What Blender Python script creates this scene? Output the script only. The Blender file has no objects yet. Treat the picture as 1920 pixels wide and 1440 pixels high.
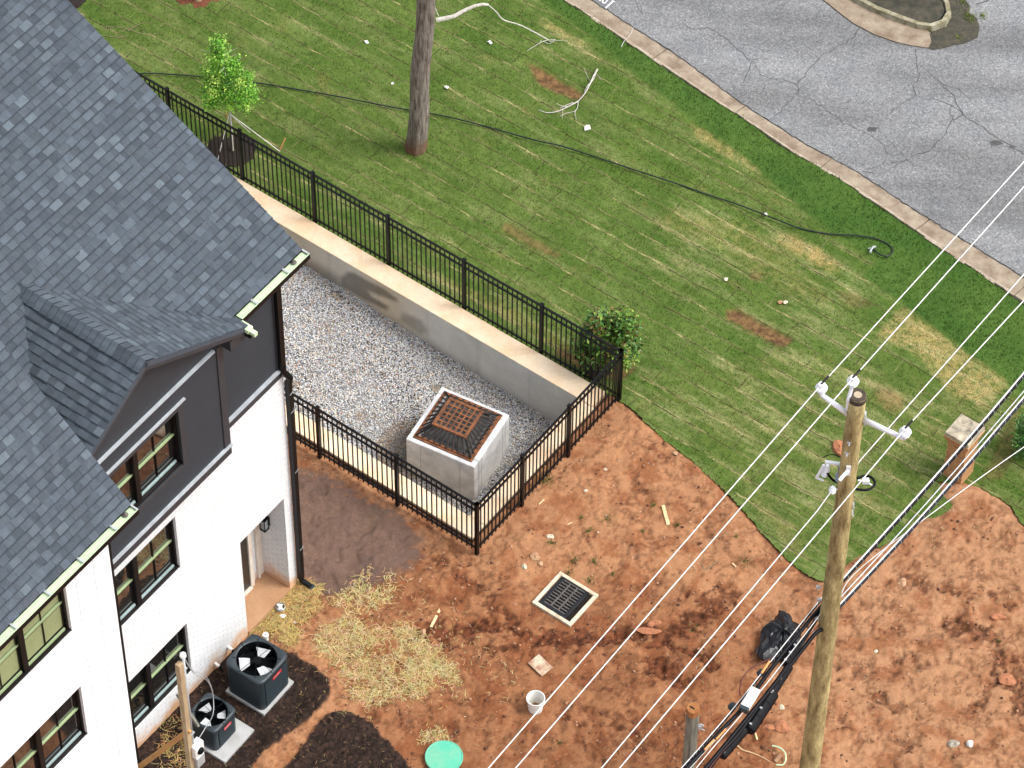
import bpy, math, random
import numpy as np
from mathutils import Vector, Matrix
random.seed(7); RNG=np.random.default_rng(11)
S=bpy.context.scene; COL=S.collection
R_=math.radians
# ---------------- camera (solved from the fence panels, house verticals) ----------------
F=6900.; TH=R_(51.5); RHO=R_(0.63); D=70.
CP=np.array([0,-D*math.cos(TH),D*math.sin(TH)])
FW=np.array([0,math.cos(TH),-math.sin(TH)]); u0=np.array([0,math.sin(TH),math.cos(TH)])
RT=math.cos(RHO)*np.array([1.,0,0])+math.sin(RHO)*u0; UP=np.cross(RT,FW)
cam=bpy.data.cameras.new('camera'); co=bpy.data.objects.new('camera',cam); COL.objects.link(co)
m=Matrix(((RT[0],UP[0],-FW[0],CP[0]),(RT[1],UP[1],-FW[1],CP[1]),(RT[2],UP[2],-FW[2],CP[2]),(0,0,0,1)))
co.matrix_world=m; cam.sensor_width=36; cam.lens=F/1920*36; cam.clip_start=1; cam.clip_end=600
S.camera=co
# ---------------- world, sun, exposure ----------------
SUN_EL,SUN_AZ=56.,-6.     # azimuth as world angle from +X
w=bpy.data.worlds.new('World'); S.world=w; w.use_nodes=True
nt=w.node_tree; nt.nodes.clear()
sky=nt.nodes.new('ShaderNodeTexSky'); sky.sky_type='NISHITA'; sky.sun_disc=False
sky.sun_elevation=R_(SUN_EL); sky.sun_rotation=R_(90-SUN_AZ); sky.air_density=1.2; sky.dust_density=3.5; sky.ozone_density=1.0
hs=nt.nodes.new('ShaderNodeHueSaturation'); hs.inputs['Saturation'].default_value=0.30
bg=nt.nodes.new('ShaderNodeBackground'); bg.inputs[1].default_value=0.15
wo=nt.nodes.new('ShaderNodeOutputWorld')
nt.links.new(sky.outputs[0],hs.inputs['Color']); nt.links.new(hs.outputs[0],bg.inputs[0]); nt.links.new(bg.outputs[0],wo.inputs[0])
sl=bpy.data.lights.new('sun','SUN'); sl.energy=1.1; sl.angle=R_(20); sl.color=(1,.965,.91)
so=bpy.data.objects.new('sun',sl); COL.objects.link(so); so.location=(10,10,30)
sd=Vector((math.cos(R_(SUN_EL))*math.cos(R_(SUN_AZ)),math.cos(R_(SUN_EL))*math.sin(R_(SUN_AZ)),math.sin(R_(SUN_EL))))
so.rotation_euler=sd.to_track_quat('Z','Y').to_euler()
S.view_settings.view_transform='Standard'; S.view_settings.look='None'; S.view_settings.exposure=1.12; S.view_settings.gamma=1
S.render.engine='CYCLES'; S.cycles.max_bounces=6; S.cycles.use_denoising=True
# ---------------- coordinate helpers ----------------
def at(px,py,z=0.):
    d=FW*F+RT*(px-960)-UP*(py-720); t=(z-CP[2])/d[2]; return CP+d*t
AH=R_(53.8); u=np.array([math.cos(AH),math.sin(AH),0]); n=np.array([math.sin(AH),-math.cos(AH),0]); K=at(557,1095,0); Z=np.array([0,0,1.])
def H(a,b,z): return K+u*a+n*b+Z*z            # house frame: along facade, out of facade, up
def hb(p): d=np.asarray(p)-K; return d@u,d@n
def onpl(px,py,P0,nn):
    d=FW*F+RT*(px-960)-UP*(py-720); t=((P0-CP)@nn)/(d@nn); return CP+d*t
# ---------------- materials ----------------
def L(nt,a,b): nt.links.new(a,b)
def N(nt,t,**k):
    x=nt.nodes.new(t)
    for q,v in k.items():
        if q in x.inputs: x.inputs[q].default_value=v
        else: setattr(x,q,v)
    return x
def mix(nt,fac,A,B,mode='MIX'):
    x=nt.nodes.new('ShaderNodeMix'); x.data_type='RGBA'; x.blend_type=mode; x.clamp_factor=True
    for s,v in ((0,fac),(6,A),(7,B)):
        if hasattr(v,'node'): L(nt,v,x.inputs[s])
        elif s==0: x.inputs[0].default_value=v
        else: x.inputs[s].default_value=(*v[:3],1)
    return x.outputs[2]
def ramp(nt,src,p0,p1,c0=(0,0,0),c1=(1,1,1)):
    r=nt.nodes.new('ShaderNodeValToRGB'); e=r.color_ramp.elements
    e[0].position=p0;e[0].color=(*c0,1);e[1].position=p1;e[1].color=(*c1,1); L(nt,src,r.inputs[0]); return r.outputs[0]
def noise(nt,vec,scale,detail=4,rough=.6,dist=0):
    x=N(nt,'ShaderNodeTexNoise'); x.inputs['Scale'].default_value=scale; x.inputs['Detail'].default_value=detail
    x.inputs['Roughness'].default_value=rough; x.inputs['Distortion'].default_value=dist
    if vec is not None: L(nt,vec,x.inputs['Vector'])
    return x.outputs['Fac']
def base_mat(name,rough=.8,metal=0,spec=.4):
    m=bpy.data.materials.new(name); m.use_nodes=True; nt=m.node_tree; p=nt.nodes['Principled BSDF']
    p.inputs['Roughness'].default_value=rough; p.inputs['Metallic'].default_value=metal; p.inputs['Specular IOR Level'].default_value=spec
    tc=N(nt,'ShaderNodeTexCoord'); return m,nt,p,tc.outputs['Object']
def bump(nt,p,h,strength,dist=.02):
    b=N(nt,'ShaderNodeBump'); b.inputs['Strength'].default_value=strength; b.inputs['Distance'].default_value=dist
    L(nt,h,b.inputs['Height']); L(nt,b.outputs[0],p.inputs['Normal'])
def vscale(nt,vec,s):
    mp=N(nt,'ShaderNodeMapping'); mp.inputs['Scale'].default_value=s; L(nt,vec,mp.inputs[0]); return mp.outputs[0]
def M(name,col,col2=None,rough=.7,scale=5,metal=0,bmp=0,bscale=40,stretch=None,attr=False,spec=.4,fine=.12):
    m,nt,p,v=base_mat(name,rough,metal,spec)
    if stretch: v=vscale(nt,v,stretch)
    if col2 is None: col2=tuple(c*.75 for c in col)
    f=ramp(nt,noise(nt,v,scale,5),.35,.65)
    c=mix(nt,f,col2,col)
    if attr:
        a=N(nt,'ShaderNodeAttribute',attribute_name='Col'); c=mix(nt,1.,c,a.outputs['Color'],'MULTIPLY')
    g=ramp(nt,noise(nt,v,scale*9,3),.3,.7,(1-fine,)*3,(1,)*3); c=mix(nt,1.,c,g,'MULTIPLY')
    L(nt,c,p.inputs['Base Color'])
    if bmp: bump(nt,p,noise(nt,v,bscale,4),bmp)
    return m
def facade_vec(nt,v):
    d1=N(nt,'ShaderNodeVectorMath',operation='DOT_PRODUCT'); d1.inputs[1].default_value=tuple(u+n); L(nt,v,d1.inputs[0])
    sp=N(nt,'ShaderNodeSeparateXYZ'); L(nt,v,sp.inputs[0]); cb=N(nt,'ShaderNodeCombineXYZ')
    L(nt,d1.outputs['Value'],cb.inputs[0]); L(nt,sp.outputs[2],cb.inputs[1]); return cb.outputs[0],sp.outputs[2]
def brickmat(name,c1,c2,mort,w=.215,h=.075,ms=.012,splash=None,bs=1.):
    m,nt,p,v=base_mat(name,.75); fv,zz=facade_vec(nt,v)
    b=N(nt,'ShaderNodeTexBrick'); L(nt,fv,b.inputs['Vector']); b.inputs['Scale'].default_value=1
    b.inputs['Brick Width'].default_value=w; b.inputs['Row Height'].default_value=h; b.inputs['Mortar Size'].default_value=ms; b.inputs['Mortar Smooth'].default_value=.3
    b.inputs['Color1'].default_value=(*c1,1); b.inputs['Color2'].default_value=(*c2,1); b.inputs['Mortar'].default_value=(*mort,1)
    nz=noise(nt,v,12,4); c=mix(nt,1.,b.outputs['Color'],ramp(nt,nz,.3,.7,(.88,)*3,(1,)*3),'MULTIPLY')
    if splash:
        md=N(nt,'ShaderNodeMath',operation='MULTIPLY_ADD'); L(nt,noise(nt,v,2.5,5),md.inputs[0]); md.inputs[1].default_value=1.1; md.inputs[2].default_value=-.12
        sb=N(nt,'ShaderNodeMath',operation='SUBTRACT'); L(nt,md.outputs[0],sb.inputs[0]); L(nt,zz,sb.inputs[1])
        c=mix(nt,ramp(nt,sb.outputs[0],-.35,.35),c,splash)
    L(nt,c,p.inputs['Base Color'])
    inv=N(nt,'ShaderNodeMath',operation='SUBTRACT'); inv.inputs[0].default_value=1; L(nt,b.outputs['Fac'],inv.inputs[1])
    bump(nt,p,inv.outputs[0],bs,.012); return m
MT={}
MT['black']=M('black_metal',(.004,.004,.005),rough=.4,fine=.05,spec=.18)
MT['dbrown']=M('dark_bronze',(.010,.007,.007),rough=.5,spec=.2)
MT['pale']=M('pale_green_metal',(.52,.66,.42),(.46,.6,.38),rough=.45,scale=2)
MT['rail']=M('green_rail',(.34,.43,.23),(.28,.36,.19),rough=.5)
MT['inner']=M('shaded_inner_concrete',(.085,.087,.087),(.05,.05,.05),rough=.9,scale=6)  # concrete darkened to paint the shade inside the drain box
MT['sill']=M('pale_blue_sill',(.34,.44,.44),(.28,.37,.36),rough=.5)
MT['palegrey']=M('pale_grey_trim',(.40,.43,.46),rough=.5)
MT['siding']=M('dark_siding',(.027,.032,.040),(.023,.028,.035),rough=.6,scale=3,bmp=.05)
MT['trim']=M('dark_trim',(.034,.035,.040),(.030,.031,.036),rough=.55)
MT['brick']=brickmat('white_brick',(.80,.81,.82),(.74,.75,.76),(.66,.66,.67),splash=(.62,.36,.2))
MT['board']=M('white_board',(.8,.82,.83),(.76,.79,.8),rough=.6,stretch=(3,3,.3))
MT['redbrick']=brickmat('red_brick',(.46,.22,.085),(.32,.13,.055),(.50,.36,.20),w=.2,h=.07,ms=.008)
MT['shingle']=M('shingle',(1,1,1),(.8,.8,.8),rough=.9,scale=9,bmp=.35,bscale=160,attr=True,fine=.3)
MT['conc_box']=M('box_concrete',(.64,.64,.63),(.40,.40,.41),rough=.8,scale=2.2,bmp=.08,bscale=25)
MT['conc_top']=M('pale_concrete',(.74,.60,.43),(.70,.49,.30),rough=.85,scale=2.5,bmp=.06,bscale=30)
MT['conc_frame']=M('frame_concrete',(.62,.57,.44),(.42,.33,.22),rough=.85,scale=5)
MT['conc_wall']=M('wall_concrete',(1,1,1),(.88,.88,.88),rough=.85,scale=3,bmp=.08,bscale=20,attr=True,fine=.08)
MT['rust']=M('rusted_iron',(.23,.082,.026),(.085,.033,.016),rough=.8,scale=9,bmp=.3,bscale=60)
MT['rustdark']=M('dark_iron',(.040,.022,.015),(.018,.015,.014),rough=.6,scale=9)
MT['castiron']=M('cast_iron',(.010,.011,.014),(.006,.006,.008),rough=.5,scale=12,spec=.25)
MT['castedge']=M('worn_iron',(.12,.10,.085),(.05,.045,.045),rough=.6,scale=18)
MT['void']=M('dark_void',(.004,.004,.004),rough=.9)
MT['ac']=M('charcoal_paint',(.026,.037,.044),(.021,.031,.037),rough=.4,scale=4,spec=.35)
MT['acdark']=M('grille_black',(.003,.004,.005),rough=.6,spec=.1)
MT['blade']=M('grey_blade',(.52,.54,.56),(.42,.44,.46),rough=.5,scale=6)
MT['badge']=M('red_badge',(.55,.04,.05),rough=.35); MT['badgetext']=M('badge_text',(.8,.7,.7),rough=.5)
MT['pad']=M('grey_pad',(.40,.40,.40),(.33,.33,.32),rough=.8)
MT['white']=M('white_plastic',(.80,.79,.76),(.70,.69,.64),rough=.5,scale=8)
MT['porcelain']=M('white_polymer',(.78,.80,.84),(.70,.73,.78),rough=.35,scale=20)
MT['greypl']=M('grey_insulator',(.25,.30,.38),rough=.35)
MT['galv']=M('galvanised',(.50,.52,.53),(.40,.42,.43),rough=.4,metal=.3)
MT['wire']=M('bare_conductor',(.72,.70,.68),(.6,.58,.56),rough=.45)
MT['cable']=M('black_cable',(.003,.003,.005),rough=.45,spec=.15); MT['bluecable']=M('lashed_cable',(.008,.012,.022),rough=.45,spec=.2)
MT['orange']=M('orange_tag',(.65,.28,.08),rough=.5); MT['redcable']=M('oxblood_cable',(.10,.015,.01),rough=.4)
MT['green']=M('green_lid',(.07,.42,.28),(.16,.42,.27),rough=.55,scale=5,fine=.15)
MT['pole']=M('treated_pine',(.56,.46,.21),(.19,.135,.05),rough=.85,scale=3.2,stretch=(2.2,2.2,.5),bmp=.7,bscale=10,fine=.45)
MT['poletop']=M('weathered_end',(.07,.05,.035),(.035,.025,.02),rough=.9,scale=10)
MT['heart']=M('end_grain',(.42,.34,.24),rough=.9,scale=10)
MT['greywood']=M('grey_timber',(.26,.25,.20),(.10,.10,.08),rough=.9,stretch=(4,4,.4),scale=5,bmp=.4)
MT['cutwood']=M('fresh_cut',(.40,.17,.05),(.28,.10,.03),rough=.8,scale=12)
MT['lumber']=M('lumber',(.42,.32,.19),(.30,.21,.12),rough=.85,stretch=(3,3,.6),scale=5)
MT['tanwood']=M('tan_board',(.52,.27,.09),(.40,.2,.07),rough=.85,scale=5)
MT['chip']=M('pale_stick',(.72,.55,.32),(.55,.36,.18),rough=.85,scale=14)
MT['bark']=M('bark',(.33,.285,.24),(.09,.065,.05),rough=.95,scale=6,stretch=(3.2,3.2,.45),bmp=1.,bscale=7,fine=.5)
def _stain():
    m=MT['bark']; nt=m.node_tree; p=nt.nodes['Principled BSDF']; src=p.inputs['Base Color'].links[0].from_socket; tc=N(nt,'ShaderNodeTexCoord'); sp=N(nt,'ShaderNodeSeparateXYZ'); L(nt,tc.outputs['Object'],sp.inputs[0])
    md=N(nt,'ShaderNodeMath',operation='MULTIPLY_ADD'); L(nt,noise(nt,tc.outputs['Object'],5,4),md.inputs[0]); md.inputs[1].default_value=1.0; L(nt,sp.outputs[2],md.inputs[2])
    L(nt,mix(nt,ramp(nt,md.outputs[0],.62,1.0,(1,1,1),(0,0,0)),src,(.13,.06,.028)),p.inputs['Base Color'])
_stain()
MT['barkred']=M('red_stained_bark',(.17,.07,.03),(.07,.03,.015),rough=.95,scale=7,stretch=(3,3,.8),bmp=1.,bscale=12)
MT['twig']=M('bleached_twig',(.52,.50,.45),(.36,.33,.28),rough=.85,scale=20)
MT['browntwig']=M('brown_twig',(.26,.20,.12),rough=.85)
MT['leaf']=M('leaf',(1,1,1),rough=.5,attr=True,spec=.5,fine=.1,scale=20)
MT['petal']=M('petal',(.86,.86,.84),rough=.6)
MT['straw']=M('straw',(1,1,1),(.8,.8,.8),rough=.8,attr=True,scale=10)
MT['stone']=M('stone',(1,1,1),(.8,.8,.8),rough=.85,attr=True,scale=30,fine=.2)
MT['bag']=M('bin_liner',(.005,.006,.009),rough=.3,spec=.35,bmp=.5,bscale=7)
MT['hose']=M('black_pipe',(.008,.013,.016),rough=.35)
MT['strap']=M('white_strap',(.75,.72,.68),rough=.7)
MT['door']=M('dark_door',(.035,.025,.02),rough=.4)
MT['doortrim']=M('door_trim',(.74,.68,.60),(.62,.5,.4),rough=.6,scale=2)
MT['stoop']=M('stained_stoop',(.42,.24,.13),(.34,.18,.09),rough=.85,scale=2)
MT['blind']=M('green_blind',(.25,.28,.135),(.22,.25,.12),rough=.8,scale=1.5)
MT['lampglass']=M('lamp_glass',(.35,.38,.4),rough=.2)
MT['card']=M('cardboard',(.62,.42,.26),rough=.85)
MT['brown']=M('brown_litter',(.32,.12,.04),rough=.8)
MT['paint']=M('road_paint',(.72,.73,.74),(.5,.5,.5),rough=.7,scale=14)
MT['copper']=M('orange_wood_block',(.62,.24,.10),rough=.7)
MT['mossy']=M('mossy_kerb',(.34,.31,.23),(.13,.115,.05),rough=.9,scale=6,bmp=.2)
MT['capstone']=M('cap_stone',(.55,.47,.34),(.16,.14,.11),rough=.9,scale=5,bmp=.3,fine=.3)
def glassmat():
    m,nt,p,v=base_mat('window_glass',.03,0,.9); p.inputs['Base Color'].default_value=(.012,.012,.011,1)
    p.inputs['IOR'].default_value=1.9; return m
MT['glass']=glassmat()
# lawn, dirt, road, gutter: attribute masks M (r,g,b) drive what grows or lies where
def lawnmat():
    m,nt,p,v=base_mat('lawn_turf',.9,0,.15)
    mp=N(nt,'ShaderNodeMapping'); mp.inputs['Rotation'].default_value=(0,0,R_(36.2)); L(nt,v,mp.inputs[0])
    nz=N(nt,'ShaderNodeTexNoise'); nz.inputs['Scale'].default_value=2.2; nz.inputs['Detail'].default_value=3; L(nt,mp.outputs[0],nz.inputs['Vector'])
    sc=N(nt,'ShaderNodeVectorMath',operation='MULTIPLY_ADD'); L(nt,nz.outputs['Color'],sc.inputs[0]); sc.inputs[1].default_value=(.05,.06,0); L(nt,mp.outputs[0],sc.inputs[2])
    def br(ms,sm):
        b=N(nt,'ShaderNodeTexBrick'); L(nt,sc.outputs[0],b.inputs['Vector']); b.inputs['Scale'].default_value=1; b.inputs['Brick Width'].default_value=1.42
        b.inputs['Row Height'].default_value=.415; b.inputs['Mortar Size'].default_value=ms; b.inputs['Mortar Smooth'].default_value=sm
        b.inputs['Color1'].default_value=(0,0,0,1); b.inputs['Color2'].default_value=(1,1,1,1); b.inputs['Mortar'].default_value=(.5,.5,.5,1); return b
    b1=br(.010,.25); b2=br(.07,1.)
    sy=N(nt,'ShaderNodeSeparateXYZ'); L(nt,sc.outputs[0],sy.inputs[0]); fx=N(nt,'ShaderNodeMath',operation='MULTIPLY'); L(nt,sy.outputs[1],fx.inputs[0]); fx.inputs[1].default_value=1/.415
    pg=N(nt,'ShaderNodeMath',operation='PINGPONG'); L(nt,fx.outputs[0],pg.inputs[0]); pg.inputs[1].default_value=.5
    row=ramp(nt,pg.outputs[0],.02,.12,(1,1,1),(0,0,0)); rowthin=ramp(nt,pg.outputs[0],.012,.040,(1,1,1),(0,0,0))
    ms_=N(nt,'ShaderNodeMapping'); ms_.inputs['Scale'].default_value=(.45,2.4,1); L(nt,sc.outputs[0],ms_.inputs[0]); streak=noise(nt,ms_.outputs[0],1.3,7,.72)
    a=N(nt,'ShaderNodeAttribute',attribute_name='M'); sp=N(nt,'ShaderNodeSeparateColor'); L(nt,a.outputs['Color'],sp.inputs[0])
    verge,brown,strawm=sp.outputs[0],sp.outputs[1],sp.outputs[2]
    n1=noise(nt,v,.9,6,.65); n2=noise(nt,v,7,6,.7); n3=noise(nt,v,60,3,.7); n4=noise(nt,v,2.6,6,.7)
    g=mix(nt,ramp(nt,n1,.32,.68),(.066,.124,.018),(.112,.172,.031))
    g=mix(nt,.35,g,mix(nt,b2.outputs['Color'],(.064,.116,.020),(.138,.178,.048)))
    g=mix(nt,ramp(nt,n2,.3,.75),mix(nt,1.,g,(.62,.68,.6),'MULTIPLY'),g)
    # bleached patches, stronger near the seams of the turf
    s=N(nt,'ShaderNodeMath',operation='MULTIPLY'); L(nt,ramp(nt,streak,.47,.62),s.inputs[0]); 
    e=N(nt,'ShaderNodeMath',operation='MULTIPLY_ADD'); L(nt,b2.outputs['Fac'],e.inputs[0]); e.inputs[1].default_value=.0; e.inputs[2].default_value=.0; L(nt,mix(nt,1.,mix(nt,row,(.45,.45,.45),(1,1,1)),(1,1,1),'MULTIPLY'),s.inputs[1])
    nv=N(nt,'ShaderNodeMath',operation='SUBTRACT'); nv.inputs[0].default_value=1; L(nt,verge,nv.inputs[1])
    s2=N(nt,'ShaderNodeMath',operation='MULTIPLY'); L(nt,s.outputs[0],s2.inputs[0]); L(nt,nv.outputs[0],s2.inputs[1])
    cl_=ramp(nt,noise(nt,v,15,5,.75),.36,.54,(.30,.30,.30),(1,1,1)); s4=N(nt,'ShaderNodeMath',operation='MULTIPLY'); L(nt,s2.outputs[0],s4.inputs[0]); L(nt,cl_,s4.inputs[1]); s5=N(nt,'ShaderNodeMath',operation='MULTIPLY_ADD'); L(nt,strawm,s5.inputs[0]); s5.inputs[1].default_value=1.3; s5.inputs[2].default_value=.38; s6=N(nt,'ShaderNodeMath',operation='MULTIPLY'); s6.use_clamp=True; L(nt,s4.outputs[0],s6.inputs[0]); L(nt,s5.outputs[0],s6.inputs[1]); s4=s6
    g=mix(nt,s4.outputs[0],g,mix(nt,ramp(nt,n1,.4,.6),(.38,.32,.16),(.43,.40,.21)))
    g=mix(nt,ramp(nt,noise(nt,v,1.1,4,.6),.60,.74),g,mix(nt,.35,g,(.19,.14,.05)))
    # seams
    sm=N(nt,'ShaderNodeMath',operation='MULTIPLY'); L(nt,b1.outputs['Fac'],sm.inputs[0]); L(nt,ramp(nt,noise(nt,v,1.9,3),.36,.50),sm.inputs[1])
    s3=N(nt,'ShaderNodeMath',operation='MULTIPLY'); L(nt,sm.outputs[0],s3.inputs[0]); L(nt,nv.outputs[0],s3.inputs[1])
    g=mix(nt,s3.outputs[0],g,mix(nt,ramp(nt,noise(nt,v,1.7,2),.47,.60),(.045,.045,.016),(.17,.16,.075)))
    rl2=N(nt,'ShaderNodeMath',operation='MULTIPLY'); L(nt,rowthin,rl2.inputs[0]); L(nt,ramp(nt,streak,.36,.50),rl2.inputs[1]); rl3=N(nt,'ShaderNodeMath',operation='MULTIPLY'); L(nt,rl2.outputs[0],rl3.inputs[0]); L(nt,nv.outputs[0],rl3.inputs[1]); rl4=N(nt,'ShaderNodeMath',operation='MULTIPLY'); L(nt,rl3.outputs[0],rl4.inputs[0]); rl4.inputs[1].default_value=.8; L(nt,cl_,rl4.inputs[1]); rl3=rl4
    g=mix(nt,rl3.outputs[0],g,mix(nt,ramp(nt,noise(nt,v,1.3,3),.48,.62),(.045,.036,.014),(.40,.33,.17)))
    vg=mix(nt,ramp(nt,n1,.35,.65),(.050,.112,.020),(.084,.148,.030)); vg=mix(nt,ramp(nt,n2,.3,.8),mix(nt,1.,vg,(.7,.75,.6),'MULTIPLY'),vg)
    g=mix(nt,verge,g,vg)
    st=N(nt,'ShaderNodeMath',operation='MULTIPLY'); L(nt,ramp(nt,strawm,.38,.85),st.inputs[0]); L(nt,ramp(nt,n2,.36,.6),st.inputs[1])
    g=mix(nt,st.outputs[0],g,mix(nt,ramp(nt,n3,.4,.6),(.30,.20,.07),(.40,.32,.14)))
    g=mix(nt,brown,g,mix(nt,ramp(nt,n2,.4,.6),(.085,.045,.022),(.20,.115,.05)))
    g=mix(nt,1.,g,ramp(nt,n3,.25,.75,(.55,.58,.5),(1.25,1.22,1.2)),'MULTIPLY')
    L(nt,g,p.inputs['Base Color']); bump(nt,p,n3,.5,.03); return m
MT['lawn']=lawnmat()
def dirtmat():
    m,nt,p,v=base_mat('red_clay',.92,0,.2)
    a=N(nt,'ShaderNodeAttribute',attribute_name='Col'); n1=noise(nt,v,5,7,.7); n2=noise(nt,v,27,6,.82); n3=noise(nt,v,19,5,.75)
    c=mix(nt,1.,a.outputs['Color'],ramp(nt,n1,.3,.7,(.93,.91,.89),(1.04,1.03,1.02)),'MULTIPLY')
    c=mix(nt,1.,c,ramp(nt,n2,.33,.66,(.70,.66,.62),(1.15,1.15,1.15)),'MULTIPLY')
    c=mix(nt,ramp(nt,n3,.68,.75),c,(.15,.065,.035))
    L(nt,c,p.inputs['Base Color']); bump(nt,p,n2,.55,.02); return m
MT['dirt']=dirtmat()
def roadmat():
    m,nt,p,v=base_mat('worn_asphalt',.9,0,.2)
    mp=N(nt,'ShaderNodeMapping'); mp.inputs['Rotation'].default_value=(0,0,R_(41)); mp.inputs['Scale'].default_value=(.25,1,1); L(nt,v,mp.inputs[0])
    n1=noise(nt,mp.outputs[0],.9,3,.5); n2=noise(nt,v,38,2,.8); n3=noise(nt,v,1.4,4); vo=N(nt,'ShaderNodeTexVoronoi'); vo.inputs['Scale'].default_value=34; L(nt,v,vo.inputs['Vector'])
    c=mix(nt,ramp(nt,n1,.36,.62),(.128,.128,.130),(.190,.193,.197)); c=mix(nt,ramp(nt,n3,.4,.7),c,mix(nt,1.,c,(.86,.88,.9),'MULTIPLY'))
    sp=N(nt,'ShaderNodeSeparateColor'); L(nt,vo.outputs['Color'],sp.inputs[0])
    c=mix(nt,1.,c,ramp(nt,sp.outputs[0],.0,1.,(.72,.72,.72),(1.32,1.3,1.28)),'MULTIPLY'); c=mix(nt,ramp(nt,n2,.52,.68),c,mix(nt,1.,c,(.62,.62,.62),'MULTIPLY'))
    wn=N(nt,'ShaderNodeTexWhiteNoise'); L(nt,vo.outputs['Color'],wn.inputs['Vector']); c=mix(nt,ramp(nt,wn.outputs['Value'],.86,.90),c,mix(nt,1.,c,(1.3,1.3,1.3),'MULTIPLY')); L(nt,c,p.inputs['Base Color']); bump(nt,p,sp.outputs[0],.3,.008); return m
MT['road']=roadmat()
MT['crack']=M('crack_tar',(.085,.083,.08),(.05,.05,.05),rough=.9)
MT['muddy']=M('muddy_slab',(.60,.50,.36),(.30,.16,.10),rough=.9,scale=7,bmp=.2)
MT['gutterc']=M('kerb_concrete',(.32,.26,.19),(.18,.13,.09),rough=.9,scale=3.2,bmp=.2,bscale=25,fine=.25)
MT['kerbedge']=M('kerb_back_edge',(.40,.34,.27),(.26,.19,.13),rough=.9,scale=5,bmp=.2,fine=.25)
MT['litter']=M('leaf_litter',(.085,.072,.05),(.035,.036,.026),rough=.95,scale=6,bmp=.6,fine=.4)
MT['gravelbase']=M('gravel_bed',(.20,.19,.18),(.10,.095,.09),rough=.9,scale=30,bmp=.6,bscale=60)
MT['mulchring']=M('dark_mulch',(.030,.016,.012),(.012,.008,.007),rough=.95,scale=25,bmp=1,bscale=50,fine=.4)
MT['redmulch']=M('red_mulch',(.24,.075,.035),(.10,.03,.016),rough=.95,scale=22,bmp=1,bscale=50,fine=.4)
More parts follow.
